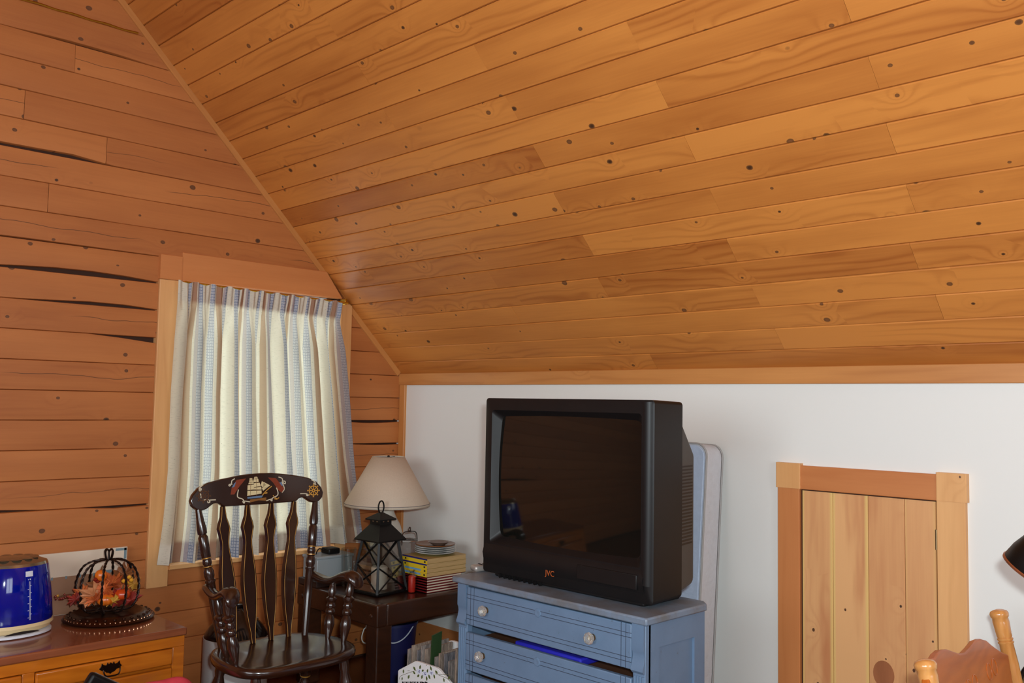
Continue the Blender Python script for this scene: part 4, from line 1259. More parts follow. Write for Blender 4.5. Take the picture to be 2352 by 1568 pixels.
build(MB().lathe([(.038, ZT + .0122), (.038, czt - .004), (.034, czt), (.02, czt - .006), (.002, czt - .007)], 32, c=(LC.x, LC.y, 0)), 'candle_wax', M['wax'], cd)
build(MB().tube([(LC.x, LC.y, czt - .008), (LC.x + .002, LC.y, czt + .008)], .001, 5), 'wick', M['black_metal'], cd)

# books: red-spined hardcovers, then yellow paperbacks
M['book_red'] = plain('book_red', srgb(110, 14, 22), .45, var=.06)
t = NT('book_pages'); tc = t.node('ShaderNodeTexCoord').outputs['Object']; x, y, z = t.sep(tc)
nz = t.noise(t.comb(t.math('MULTIPLY', x, 5), t.math('MULTIPLY', y, 5), t.math('MULTIPLY', z, 900)), 1, 2)
t.set(t.mix(nz, srgb(236, 226, 206), srgb(196, 178, 150)), .8); M['pages'] = t.m
t = NT('book_pages_yellowed'); tc = t.node('ShaderNodeTexCoord').outputs['Object']; x, y, z = t.sep(tc)
nz = t.noise(t.comb(t.math('MULTIPLY', x, 6), t.math('MULTIPLY', y, 6), t.math('MULTIPLY', z, 500)), 1, 3)
t.set(t.mix(nz, srgb(216, 184, 128), srgb(170, 136, 88)), .8); M['pages_y'] = t.m
M['book_yellow'] = plain('book_yellow', srgb(232, 196, 40), .4, var=.04)
M['book_olive'] = plain('book_olive', srgb(176, 148, 78), .5)
M['book_navy'] = plain('book_navy', srgb(30, 30, 110), .4)
M['book_sky'] = plain('book_sky', srgb(120, 170, 210), .4, var=.2, scale=120)
M['ink'] = plain('ink', srgb(30, 28, 30), .5)
bn = PZ(979, 1363, ZT)
BXr, BYn = bn.x, bn.y
def zcol(v): return ZAT(BXr, BYn, v)
zred = zcol(1326); N_R = 6
LBL = ['bottom', 'second from the bottom', 'third from the bottom', 'fourth from the bottom', 'fifth from the bottom', 'topmost']
for i in range(N_R):
    z0 = ZT + (zred - ZT) * i / N_R; z1 = ZT + (zred - ZT) * (i + 1) / N_R - .0004
    ox = .0; wy = .215; wx = .20
    x1 = BXr + ox; y0 = BYn + .001 * (i % 2)
    bk = thing('hardcover_book', (x1 - wx / 2, y0 + wy / 2, z0), 'thin dark red hardcover, %s of the red stack on the end table' % LBL[i], 'book', 'red hardcovers stacked on the end table')
    mb = MB(); mb.box(x1 - wx, x1, y0, y0 + wy, z0, z0 + .0028); mb.box(x1 - wx, x1, y0, y0 + wy, z1 - .0028, z1); mb.box(x1 - wx, x1, y0, y0 + .003, z0, z1)
    build(mb, 'cover', M['book_red'], bk, smooth=0)
    build(MB().box(x1 - wx + .003, x1 - .0015, y0 + .003, y0 + wy - .003, z0 + .0026, z1 - .0026), 'page_block', M['pages'], bk, smooth=0)
zy = zcol(1284); hs = [.26, .26, .24, .24]; zc0 = zred
# heights of the four paperbacks, bottom to top
YL = ['lowest', 'second from the bottom', 'third from the bottom', 'uppermost']
yh = [(zy - zred) * q for q in (.22, .22, .28, .28)]
prevtop = zred
for i in range(4):
    z0 = prevtop; z1 = z0 + yh[i] - .0003; prevtop = z0 + yh[i]
    x1 = BXr + .0; wy = .245; wx = .185; y0 = BYn - .001 + .002 * (i % 2)
    bk = thing('paperback_book', (x1 - wx / 2, y0 + wy / 2, z0), 'yellow-spined thick paperback, %s of the four under the plates' % YL[i], 'book', 'yellow paperbacks stacked on the red books')
    cv = build(MB().box(x1 - wx, x1, y0, y0 + .0012, z0, z1), 'spine', M['book_yellow'], bk, smooth=0)
    for zq in (z0, z1 - .0006): build(MB().box(x1 - wx, x1 - .0005, y0 + .0012, y0 + wy, zq, zq + .0006), 'cover', M['book_olive'], bk, smooth=0)
    build(MB().grid(10, 1, lambda u, v: Vector((x1 - wx + .001, 0, 0))) if False else MB().box(x1 - wx + .002, x1 - .001, y0 + .0012, y0 + wy - .002 - .004 * (i % 2), z0 + .0009, z1 - .0009), 'page_block', M['pages_y'], bk, smooth=0)
    hh_ = z1 - z0
    if i >= 2:
        build(MB().box(x1 - wx, x1 + .0004, y0 - .0006, y0, z1 - hh_ * .3, z1), 'spine_band', M['book_navy'], cv, smooth=0)
        mb = MB(); mb.box(x1 - .022, x1 - .012, y0 - .0006, y0, z0 + hh_ * .2, z0 + hh_ * .55); mb.box(x1 - wx + .02, x1 - wx + .03, y0 - .0006, y0, z0 + hh_ * .25, z0 + hh_ * .55)
        build(mb, 'spine_print', M['ink'], cv, smooth=0)
    else:
        build(MB().box(x1 - wx + .02, x1 - .045, y0 - .0006, y0, z0 + hh_ * .3, z0 + hh_ * .8), 'spine_picture', M['book_sky'], cv, smooth=0)
        build(MB().box(x1 - .022, x1 - .012, y0 - .0006, y0, z0 + hh_ * .3, z0 + hh_ * .75), 'spine_print', M['ink'], cv, smooth=0)
# plates
ztop = prevtop
PLX, PLY = BXr - .098, BYn + .13
PRr = RAD(PLX, PLY, ztop + .03, 91)
M['plate_grey'] = plain('plate_grey', srgb(176, 182, 176), .2, .0, var=.05, spec=.6)
M['plate_rim'] = plain('plate_rim', srgb(214, 216, 214), .2)
M['plate_brown'] = plain('plate_brown', srgb(126, 78, 42), .22, var=.1)
M['dish_taupe'] = plain('dish_taupe', srgb(116, 96, 86), .2)
PN = ['lowest', 'second lowest', 'third', 'fourth']
for i in range(4):
    z0 = ztop + .0005 + i * .0088
    R_ = PRr * (1.0 if i < 3 else .985)
    o = thing('dinner_plate', (PLX, PLY, z0), 'pale glazed plate, %s in the stack on the yellow paperbacks' % (PN[i] if i < 3 else 'directly under the brown plate'), 'plate', 'pale plates stacked on the books')
    build(MB().lathe([(R_ * .55, z0), (R_ * .6, z0 + .002), (R_ * .97, z0 + .011), (R_, z0 + .0125), (R_ * .98, z0 + .0145), (R_ * .62, z0 + .006), (.002, z0 + .004)], 48, c=(PLX, PLY, 0)), 'plate_body', M['plate_grey'], o)
    build(MB().tube([Vector((PLX + R_ * .99 * math.cos(a), PLY + R_ * .99 * math.sin(a), z0 + .0135)) for a in [2 * math.pi * k / 48 for k in range(48)]], .0014, 6, closed=True), 'plate_rim', M['plate_rim'], o)
z0 = ztop + .0005 + 4 * .0088 + .002
R_ = PRr * .98
o = build(MB().lathe([(R_ * .55, z0), (R_ * .95, z0 + .007), (R_, z0 + .009), (R_, z0 + .013), (R_ * .94, z0 + .0125), (R_ * .6, z0 + .006), (.002, z0 + .005)], 48, c=(PLX, PLY, 0)), 'brown_plate', M['plate_brown'], loc=(PLX, PLY, z0))
tag(o, 'brown glazed plate lying on top of the pale plates', 'plate')
zz0 = z0 + .0065
o = build(MB().lathe([(.03, zz0), (.034, zz0 + .003), (PRr * .5, zz0 + .013), (PRr * .54, zz0 + .016), (PRr * .5, zz0 + .016), (.03, zz0 + .008), (.002, zz0 + .007)], 40, c=(PLX + .02, PLY + .005, 0)), 'small_dish', M['dish_taupe'], loc=(PLX, PLY, zz0))
tag(o, 'small taupe dish sitting in the brown plate', 'dish')

# table lamp
LX, LY = .345, None
LY = YAT(LX, .8, 889)
zs0, zs1 = ZAT(LX, LY, 1160), ZAT(LX, LY, 1048)
r0 = RAD(LX, LY, zs0, 192); r1 = RAD(LX, LY, zs1, 72)
t = NT('shade_cloth'); tc = t.node('ShaderNodeTexCoord').outputs['Object']
nz = t.noise(tc, 220, 3, .7)
t.set(t.mix(nz, srgb(222, 208, 188), srgb(200, 184, 164)), .85, 0, .2); t.bump(nz, .15, .001); M['shade'] = t.m
M['shade_trim'] = plain('shade_trim', srgb(120, 112, 112), .7)
M['ceramic'] = plain('ceramic', srgb(224, 214, 200), .2, var=.03, spec=.55)
M['leaf_grey'] = plain('leaf_grey', srgb(112, 122, 116), .4)
lm = thing('table_lamp', (LX, LY, ZT), 'table lamp with cream cone shade and white ceramic base on the end table', 'lamp')
sh = build(MB().lathe([(r0, zs0), (r0 * 1.0, zs0 + .010), (r1, zs1)], 56, c=(LX, LY, 0), caps=False), 'lamp_shade', M['shade'], lm, smooth=60, solid=.0025, fix=False)
build(MB().tube([Vector((LX + (r0 + .001) * math.cos(a), LY + (r0 + .001) * math.sin(a), zs0 + .012)) for a in [2 * math.pi * k / 56 for k in range(56)]], .0015, 6, closed=True), 'shade_braid', M['shade_trim'], sh)
build(MB().tube([Vector((LX + (r1 + .002) * math.cos(a), LY + (r1 + .002) * math.sin(a), zs1 - .006)) for a in [2 * math.pi * k / 56 for k in range(56)]], .0013, 6, closed=True), 'shade_braid', M['shade_trim'], sh)
mb = MB()
for k in range(3):
    a = k * 2.094; mb.tube([(LX, LY, zs1 - .004), (LX + r1 * math.cos(a), LY + r1 * math.sin(a), zs1 - .004)], .0015, 6)
build(mb, 'shade_spider', M['black_metal'], lm)
build(MB().lathe([(.002, zs1 - .008), (.006, zs1 - .004), (.006, zs1 + .004), (.002, zs1 + .006)], 10, c=(LX, LY, 0)), 'finial', M['black_metal'], lm)
zn = zs0 + .02
build(MB().lathe([(.06, ZT), (.062, ZT + .012), (.045, ZT + .022), (.05, ZT + .04), (.07, ZT + .09), (.081, ZAT(LX, LY, 1255)), (.079, ZAT(LX, LY, 1222)), (.066, ZAT(LX, LY, 1203)), (.05, ZAT(LX, LY, 1190)), (.037, ZAT(LX, LY, 1177)), (.025, zn)], 40, c=(LX, LY, 0)), 'lamp_base', M['ceramic'], lm, smooth=60)
mb = MB()
random.seed(3)
for k in range(7):
    a = -.5 + k * .22; h_ = ZAT(LX, LY, 1222 + 34 * random.random()); rr_ = .0805
    MM = frame((LX + math.cos(a) * rr_, LY + math.sin(a) * rr_, h_), (-math.sin(a), math.cos(a), 0), (0, 0, 1)) @ Matrix.Rotation(random.uniform(-.6, .6), 4, 'Z')
    mb.prism([(0, -.02), (.007, 0), (.004, .014), (0, .024), (-.004, .014), (-.007, 0)], -.001, .0015, MM)
build(mb, 'leaf_motif', M['leaf_grey'], lm)
build(MB().lathe([(.006, zn), (.006, zs1 - .01)], 10, c=(LX, LY, 0)), 'lamp_stem', M['brass'], lm)

# glass jar with wire bail behind the plates
GX = .46; GY = YAT(GX, .62, 940)
GY = min(GY, -.07)
gj = thing('glass_jar', (GX, GY, ZT), 'glass jar with a wire bail handle and metal knob behind the plates', 'jar')
gt = ZAT(GX, GY, 1236)
t = NT('jar_glass'); t.set((.93, .95, .94, 1), .04, 0, .6, **{'Transmission Weight': .9, 'IOR': 1.4}); M['jar_glass'] = t.m
build(MB().lathe([(.04, ZT + .0005), (.05, ZT + .01), (.052, gt - .04), (.046, gt - .02), (.04, gt - .012), (.042, gt - .006), (.03, gt), (.002, gt + .004)], 32, c=(GX, GY, 0)), 'jar_body', M['jar_glass'], gj)
gk = ZAT(GX, GY, 1220)
bail = smooth_curve([(GX, GY - .046, gt - .03), (GX, GY - .042, gk - .008), (GX, GY - .012, gk), (GX, GY + .012, gk), (GX, GY + .042, gk - .012), (GX, GY + .05, gt - .04)], 6)
M['steel_dark'] = plain('steel_dark', srgb(96, 84, 76), .3, .9)
build(MB().tube(bail, .0024, 8), 'bail_handle', M['steel_dark'], gj)
build(MB().lathe([(.012, gk - .001), (.006, gk + .003), (.006, gk + .018), (.003, gk + .022)], 14, c=(GX, GY, 0)), 'knob', M['steel_dark'], gj)

# plastic boxes behind the rocking chair arm, with adapter and tumbler
bxp = PZ(728, 1311, ZT + .036)
BX0, BY0 = bxp.x, bxp.y
M['tray_dark'] = plain('tray_dark', srgb(44, 28, 22), .5)
t = NT('plastic_box'); t.set(srgb(176, 186, 190), .3, 0, .5, **{'Transmission Weight': .25}); M['plastic_box'] = t.m
bx_x0 = max(TX0 + .03, BX0 - .1); bx_x1 = bx_x0 + .13
by0 = YAT(bx_x1, ZT + .04, 727); by1 = YAT(bx_x1, ZT + .04, 812)
o = build(MB().box(bx_x0 - .02, bx_x1 + .01, by0 - .005, by1 + .03, ZT, ZT + .03), 'flat_box', M['tray_dark'], loc=(bx_x0, by0, ZT), bevel=.003)
tag(o, 'flat dark box lying under the pale plastic box on the end table', 'box')
zbx = ZAT(bx_x1, by0, 1280)
pb = thing('plastic_box', ((bx_x0 + bx_x1) / 2, (by0 + by1) / 2, ZT + .0305), 'pale grey plastic storage box with lid at the back of the end table', 'box')
build(MB().box(bx_x0 + .004, bx_x1 - .004, by0 + .004, by1 - .004, ZT + .0305, zbx - .012), 'box_body', M['plastic_box'], pb, bevel=.004)
build(MB().box(bx_x0, bx_x1, by0, by1, zbx - .013, zbx), 'box_lid', M['plastic_box'], pb, bevel=.003)
yc = (by0 * .55 + by1 * .45)
ad = thing('power_adapter', (bx_x0 + .06, yc, zbx), 'black power adapter with its lead on top of the plastic box', 'adapter')
build(MB().box(bx_x0 + .03, bx_x0 + .1, yc - .01, yc + .055, zbx + .0004, zbx + .028), 'adapter_body', M['black_metal'], ad, bevel=.006)
build(MB().tube(smooth_curve([(bx_x0 + .06, yc - .008, zbx + .014), (bx_x0 + .05, yc - .03, zbx + .026), (bx_x0 + .05, yc - .045, zbx + .012), (bx_x0 + .06, yc - .055, zbx + .003)], 6), .0026, 6), 'lead', M['black_metal'], ad)
tx = bx_x1 + .06; ty = YAT(tx, ZT + .06, 800)
zt1 = ZAT(tx, ty, 1258)
o = build(MB().lathe([(.028, ZT + .0005), (.03, ZT + .004), (.036, zt1), (.0345, zt1), (.029, ZT + .006), (.001, ZT + .005)], 32, c=(tx, ty, 0)), 'plastic_tumbler', M['clear_glass'], loc=(tx, ty, ZT))
tag(o, 'clear plastic tumbler standing beside the plastic box', 'tumbler')
# red candle in cellophane behind the lantern
rx_, ry_ = BXr - .075, BYn - .026
o = thing('red_candle', (rx_, ry_, ZT), 'short red candle in clear wrap between lantern and red books', 'candle')
M['red_wax'] = plain('red_wax', srgb(214, 40, 26), .4)
build(MB().lathe([(.016, ZT + .0005), (.018, ZT + .01), (.018, ZT + .07), (.015, ZT + .075)], 20, c=(rx_, ry_, 0)), 'candle_wax', M['red_wax'], o)
build(MB().lathe([(.021, ZT + .0005), (.023, ZT + .03), (.022, ZT + .07), (.01, ZT + .09), (.016, ZT + .1)], 9, c=(rx_, ry_, 0), caps=False), 'clear_wrap', M['clear_glass'], o, smooth=0, solid=.0006, fix=False)
# ================================================================== BLUE DRESSER
ZD = .74
fl = PZ(1034, 1322, ZD); fr_ = PZ(1489, 1420, ZD); brk = PZ(1621, 1380, ZD)
DX0, DX1 = fl.x, fr_.x; DYF = (fl.y + fr_.y) / 2; DYB = brk.y
t = NT('blue_paint'); tc = t.node('ShaderNodeTexCoord').outputs['Object']
nz = t.noise(tc, 14, 5, .6); n2 = t.noise(tc, 60, 3, .7)
col = t.mix(nz, srgb(108, 132, 160), srgb(92, 114, 140))
col = t.mix(t.math('MULTIPLY', t.step(n2, .66, .74), .5), col, srgb(80, 82, 84))
t.set(col, .42, 0, .5); t.bump(nz, .08, .001); M['blue_paint'] = t.m
t = NT('blue_top'); tc = t.node('ShaderNodeTexCoord').outputs['Object']
nz = t.noise(tc, 9, 5, .65)
t.set(t.mix(t.step(nz, .35, .65), srgb(112, 128, 148), srgb(104, 106, 110)), .4); M['blue_top'] = t.m
M['blue_groove'] = plain('blue_groove', srgb(52, 62, 80), .6)
M['raw_wood'] = plain('raw_wood', srgb(96, 58, 34), .7)
M['void'] = plain('void', srgb(18, 13, 12), .9)
bd_ = thing('blue_dresser', ((DX0 + DX1) / 2, (DYF + DYB) / 2, 0), 'blue painted chest of drawers with glass knobs under the television', 'dresser')
ov = .018
cham = .03
outl = [(DX0, DYF), (DX1, DYF), (DX1, DYB - cham), (DX1 - cham, DYB), (DX0 + cham, DYB), (DX0, DYB - cham)]
build(MB().prism(outl, ZD - .022, ZD), 'top', M['blue_top'], bd_, bevel=.005)
bx0, bx1, byf, byb = DX0 + ov, DX1 - ov, DYF + .016, DYB - .016
ZT2 = ZD - .022
PW = .045
# side panels with recessed field
for (xa, sgn) in ((bx0, 1), (bx1, -1)):
    a, b = sorted((xa, xa + sgn * .02))
    mb = MB()
    mb.box(a, b, byf + .02, byf + .07, .06, ZT2); mb.box(a, b, byb - .055, byb, .06, ZT2); mb.box(a, b, byf + .07, byb - .055, ZT2 - .075, ZT2); mb.box(a, b, byf + .07, byb - .055, .06, .14)
    build(mb, 'side_frame', M['blue_paint'], bd_, smooth=0)
    c_, d_ = sorted((xa + sgn * .008, xa + sgn * .018))
    build(MB().box(c_, d_, byf + .07, byb - .055, .14, ZT2 - .075), 'side_panel', M['blue_paint'], bd_, smooth=0)
build(MB().box(bx0 + .02, bx1 - .02, byb - .012, byb, .06, ZT2), 'back_panel', M['raw_wood'], bd_, smooth=0)
build(MB().box(bx0 + .02, bx1 - .02, byf + .3 if byb - byf > .4 else byb - .03, byb - .013, .06, ZT2 - .001), 'inner_back', M['void'], bd_, smooth=0)
# front stiles with carved shoulder block and reeding
for (xa, xb) in ((bx0, bx0 + PW), (bx1 - PW, bx1)):
    st = build(MB().box(xa, xb, byf + .004, byf + .03, .0, ZT2), 'stile', M['blue_paint'], bd_, bevel=.002)
    zk1 = ZT2; zk2 = ZAT(xa, byf, 1388) if xa < DX0 + .1 else ZT2 - .07
    # corbel block: profile in (y, z)
    prof = [(0, ZT2), (-.008, ZT2), (-.008, ZT2 - .075), (-.004, ZT2 - .082), (-.002, ZT2 - .095), (-.006, ZT2 - .115), (-.012, ZT2 - .128), (-.012, ZT2 - .134), (-.004, ZT2 - .142), (0, ZT2 - .142)]
    MM = Matrix(((0, 0, 1, xa + .001), (1, 0, 0, byf + .004), (0, 1, 0, 0), (0, 0, 0, 1)))
    build(MB().prism(prof, 0, xb - xa - .002, MM), 'corbel', M['blue_paint'], st, smooth=30)
    for i in range(4):
        xx = xa + .008 + i * (xb - xa - .016) / 3
        build(MB().tube([(xx, byf + .004, .08), (xx, byf + .004, ZT2 - .15)], .0036, 8), 'reed', M['blue_paint'], st)
# drawers
t_, L_ = None, None
GL = NT('knob_glass'); GL.set((.95, .93, .88, 1), .03, 0, .8, **{'Transmission Weight': .85, 'IOR': 1.5}); M['knob_glass'] = GL.m
dxa, dxb = bx0 + PW + .002, bx1 - PW - .002
gap = .012
rows = []
k1 = ZAT(dxa, byf, 1346); k2 = ZAT(dxa, byf, 1433)
rows.append((k2, k1))
hgt = ZAT(dxa, byf, 1446) - ZAT(dxa, byf, 1546)
top2 = ZAT(dxa, byf, 1450)
rows.append((top2 - .128, top2)); rows.append((top2 - .128 * 2 - gap, top2 - .128 - gap)); rows.append((top2 - .128 * 3 - gap * 2, top2 - .128 * 2 - gap * 2))
# rails between the drawers sit back, so dark slots show
for (za, zb) in ((ZT2 - .0, rows[0][1] + .009),):
    build(MB().box(bx0 + PW, bx1 - PW, byf + .004, byf + .03, zb, ZT2), 'top_rail', M['blue_paint'], bd_, bevel=.002)
for r_i, (za, zb) in enumerate(rows):
    tilt = .0
    dr = build(MB().box(dxa, dxb, byf - .002, byf + .016, za, zb), 'drawer', M['blue_paint'], bd_, bevel=.003)
    build(MB().box(dxa + .01, dxb - .01, byf + .016, byf + .28 if byb - byf > .33 else byb - .04, za + .012, zb - .022), 'drawer_box', M['raw_wood'], dr, smooth=0)
    mb = MB(); yy = byf - .0024
    hgt_ = zb - za
    for fz in (.20, .30): mb.box(dxa, dxb, yy, yy + .001, zb - hgt_ * fz - .0009, zb - hgt_ * fz + .0009)
    for fz in (.74, .84): mb.box(dxa, dxb, yy, yy + .001, zb - hgt_ * fz - .0009, zb - hgt_ * fz + .0009)
    for fx in (.028, .052, .948, .972): xx = dxa + (dxb - dxa) * fx; mb.box(xx - .0009, xx + .0009, yy, yy + .001, za, zb)
    build(mb, 'groove_lines', M['blue_groove'], dr, smooth=0)
    zk_ = za + hgt_ * .5
    kx = [PY(1118, 1405, byf).x, PY(1363, 1468, byf).x] if r_i == 0 else [PY(1110, 1516, byf).x, PY(1363, 1468, byf).x]
    for xx in kx:
        kb = build(MB().lathe([(.006, 0), (.006, .008), (.0155, .012), (.019, .019), (.016, .026), (.008, .029), (.001, .029)], 8, M=frame((xx, byf - .002, zk_), (1, 0, 0), (0, 0, 1))), 'knob', M['knob_glass'], dr, smooth=15)
        build(MB().lathe([(.0105, 0), (.0105, .003), (.004, .004)], 16, M=frame((xx, byf - .002, zk_), (1, 0, 0), (0, 0, 1))), 'knob_plate', M['brass'], kb)
    kxc = PY(1236, 1404, byf).x
    build(MB().lathe([(.014, .0), (.013, .002), (.009, .003), (.006, .0022), (.001, .0022)], 20, M=frame((kxc, byf - .002, zb - hgt_ * .25), (1, 0, 0), (0, 0, 1))), 'keyhole_rosette', M['blue_paint'], dr)
M['royal_cloth'] = plain('royal_cloth', srgb(30, 30, 170), .7)
za, zb = rows[0]
o = build(MB().box(DX0 + .27, DX0 + .56, byf + .03, byf + .2, rows[1][1] - .021, rows[1][1] + .004), 'folded_cloth', M['royal_cloth'], loc=(DX0 + .4, byf + .1, rows[1][1] - .02), bevel=.006)
tag(o, 'royal blue cloth peeking from the slot between two blue drawers', 'cloth')
for a in (bx0 + .03, bx1 - .03):
    build(MB().box(a - .02, a + .02, byb - .04, byb - .001, 0, .065), 'foot', M['blue_paint'], bd_, smooth=0)

# remote control
rm = PZ(1085, 1311, ZD)
MM = frame((rm.x + .03, rm.y + .08, ZD + .001), (.25, .97, 0), (-.97, .25, 0))
M['silver'] = plain('silver', srgb(168, 160, 154), .3, .4)
rmo = thing('remote_control', (rm.x + .03, rm.y + .08, ZD), 'silver remote control lying beside the television on the blue dresser', 'remote')
build(MB().box(-.09, .09, -.022, .022, 0, .022, MM), 'remote_body', M['silver'], rmo, bevel=.009, bseg=4)
mb = MB()
for i in range(7):
    for j in (-1, 0, 1): mb.box(-.06 + i * .018, -.052 + i * .018, j * .012 - .003, j * .012 + .003, .0215, .0235, MM)
build(mb, 'remote_buttons', M['black_metal'], rmo, smooth=0)

# ================================================================== TELEVISION
tvp = PZ(1488, 1399, ZD)
TYF = tvp.y
tx1 = PY(1502, 921, TYF).x; tx0 = PY(1112, 1100, TYF).x; tz1 = PY(1310, 916, TYF).z; tz0 = ZD + .012
t = NT('tv_plastic'); tc = t.node('ShaderNodeTexCoord').outputs['Object']
nz = t.noise(tc, 600, 2, .6); n2 = t.noise(tc, 12, 4, .6)
t.set(t.mix(n2, srgb(15, 14, 15), srgb(25, 22, 22)), .45, 0, .3); t.bump(nz, .12, .0006); M['tv_plastic'] = t.m
t = NT('tv_screen'); t.set(srgb(15, 16, 14), .05, 0, .6); M['tv_screen'] = t.m
M['tv_grey'] = plain('tv_grey', srgb(66, 66, 64), .6, bump=.2, scale=300)
tv = thing('television', ((tx0 + tx1) / 2, TYF + .1, ZD), 'large black tube television on the blue dresser', 'television')
SD = .155     # depth of the full-size front cabinet
# cabinet shell (rear of the bezel), rounded rectangle prism along y
def rrect(x0, x1, z0, z1, r_, n=5):
    out = []
    for (cx_, cz2, a0) in ((x1 - r_, z1 - r_, 0), (x0 + r_, z1 - r_, 90), (x0 + r_, z0 + r_, 180), (x1 - r_, z0 + r_, 270)):
        for k in range(n + 1):
            a = math.radians(a0 + 90 * k / n); out.append((cx_ + r_ * math.cos(a), cz2 + r_ * math.sin(a)))
    return out
def ring_y(loops):
    """loops = list of (y, [(x,z)...]) joined in order"""
    mb = MB(); n = len(loops[0][1]); vs = []
    for y_, lp_ in loops: vs += [Vector((p[0], y_, p[1])) for p in lp_]
    fs = [(k * n + i, k * n + (i + 1) % n, (k + 1) * n + (i + 1) % n, (k + 1) * n + i) for k in range(len(loops) - 1) for i in range(n)]
    return mb.add(vs, fs), n
sx0 = PY(1136, 940, TYF).x - .012; sx1 = PY(1474, 952, TYF).x; sz1 = PY(1300, 945, TYF).z; sz0 = PY(1462, 1303, TYF).z
O1 = rrect(tx0, tx1, tz0, tz1, .012); O2 = rrect(tx0 + .006, tx1 - .006, tz0 + .006, tz1 - .006, .012)
I1 = rrect(sx0, sx1, sz0, sz1, .012); I2 = rrect(sx0 + .022, sx1 - .022, sz0 + .022, sz1 - .022, .02)
mb, n = ring_y([(TYF + SD, rrect(tx0 + .004, tx1 - .004, tz0 + .004, tz1 - .004, .012)), (TYF + .02, O1), (TYF + .004, O1), (TYF, O2), (TYF + .0, I1), (TYF + .03, I2)])
mb.f.append(tuple(range(n))[::-1])
bez = build(mb, 'front_cabinet', M['tv_plastic'], tv, smooth=35)
# bulging right-hand trim column and lower panel
build(MB().prism([(0, 0), (.006, -.010), (.02, -.012), (.03, -.006), (.034, 0)], tz0 + .055, tz1 - .006, Matrix(((1, 0, 0, tx1 - .04), (0, 1, 0, TYF + .002), (0, 0, 1, 0), (0, 0, 0, 1)))), 'side_trim', M['tv_plastic'], bez, smooth=50)
mb = MB()
lpz = [(tz0 + .0, .016), (tz0 + .03, .0), (tz0 + .05, -.008), (sz0 - .035, -.012), (sz0 - .015, -.006), (sz0 - .006, .0)]
mb.prism([(0, 0)] and [(d_, z_) for z_, d_ in lpz] + [(.03, sz0 - .006), (.03, tz0)], 0, (tx1 - .03) - (tx0 + .012), Matrix(((0, 0, 1, tx0 + .012), (1, 0, 0, TYF), (0, 1, 0, 0), (0, 0, 0, 1))))
lowp = build(mb, 'lower_panel', M['tv_plastic'], bez, smooth=35)
build(MB().box(PY(1330, 1350, TYF).x, tx1 - .05, TYF - .0135, TYF - .006, tz0 + .04, tz0 + .085), 'control_flap', M['tv_plastic'], bez, bevel=.002)
# screen: convex glass
cxm, czm = (sx0 + sx1) / 2, (sz0 + sz1) / 2
def scr(u, v):
    a = (u - .5) * 2; b = (v - .5) * 2
    return Vector((cxm + a * (sx1 - sx0) / 2 * .965, TYF + .033 - .02 * (1 - a * a) * .5 - .02 * (1 - b * b) * .5, czm + b * (sz1 - sz0) / 2 * .965))
build(MB().grid(24, 20, scr), 'screen', M['tv_screen'], tv, smooth=180)
# plinth and louvres under the front
build(MB().box(tx0 + .05, tx1 - .04, TYF + .012, TYF + .2, ZD, tz0 + .01), 'plinth', M['tv_plastic'], tv, bevel=.006)
for i in range(9):
    xx = tx0 + .07 + i * .024
    build(MB().add([(xx, TYF + .012, ZD + .0005), (xx + .02, TYF - .004, ZD + .0005), (xx + .02, TYF + .012, ZD + .0005), (xx, TYF + .012, ZD + .014), (xx + .02, TYF - .004, ZD + .014), (xx + .02, TYF + .012, ZD + .014)], [(0, 1, 2), (3, 5, 4), (0, 1, 4, 3), (1, 2, 5, 4), (2, 0, 3, 5)]), 'louvre', M['tv_plastic'], tv, smooth=0)
# rear hump
h0 = rrect(tx0 + .02, tx1 - .012, tz0 + .01, tz1 - .045, .02)
h1 = rrect(tx0 + .05, tx1 - .03, tz0 + .02, tz1 - .15, .03)
h2 = rrect(tx0 + .13, tx1 - .12, tz0 + .03, tz1 - .22, .03)
h3 = rrect(tx0 + .2, tx1 - .2, tz0 + .05, tz1 - .3, .03)
mb, n = ring_y([(TYF + SD - .002, h0), (TYF + SD + .10, h1), (TYF + SD + .2, h2), (TYF + SD + .27, h3)])
mb.f.append(tuple(3 * n + i for i in range(n)))
hump = build(mb, 'rear_housing', M['tv_grey'], tv, smooth=35)
mb = MB()
for i in range(24):
    z_ = tz0 + .16 + i * .0105
    xa = tx1 - .0115
    build(MB().add([(xa, TYF + SD + .004, z_), (xa - .0165, TYF + SD + .092, z_), (xa - .0165, TYF + SD + .092, z_ + .005), (xa, TYF + SD + .004, z_ + .005), (xa - .004, TYF + SD + .004, z_), (xa - .0205, TYF + SD + .092, z_), (xa - .0205, TYF + SD + .092, z_ + .005), (xa - .004, TYF + SD + .004, z_ + .005)], [(0, 1, 2, 3), (4, 7, 6, 5), (0, 4, 5, 1), (3, 2, 6, 7), (0, 3, 7, 4), (1, 5, 6, 2)]), 'vent_slat', M['tv_plastic'], hump, smooth=0)
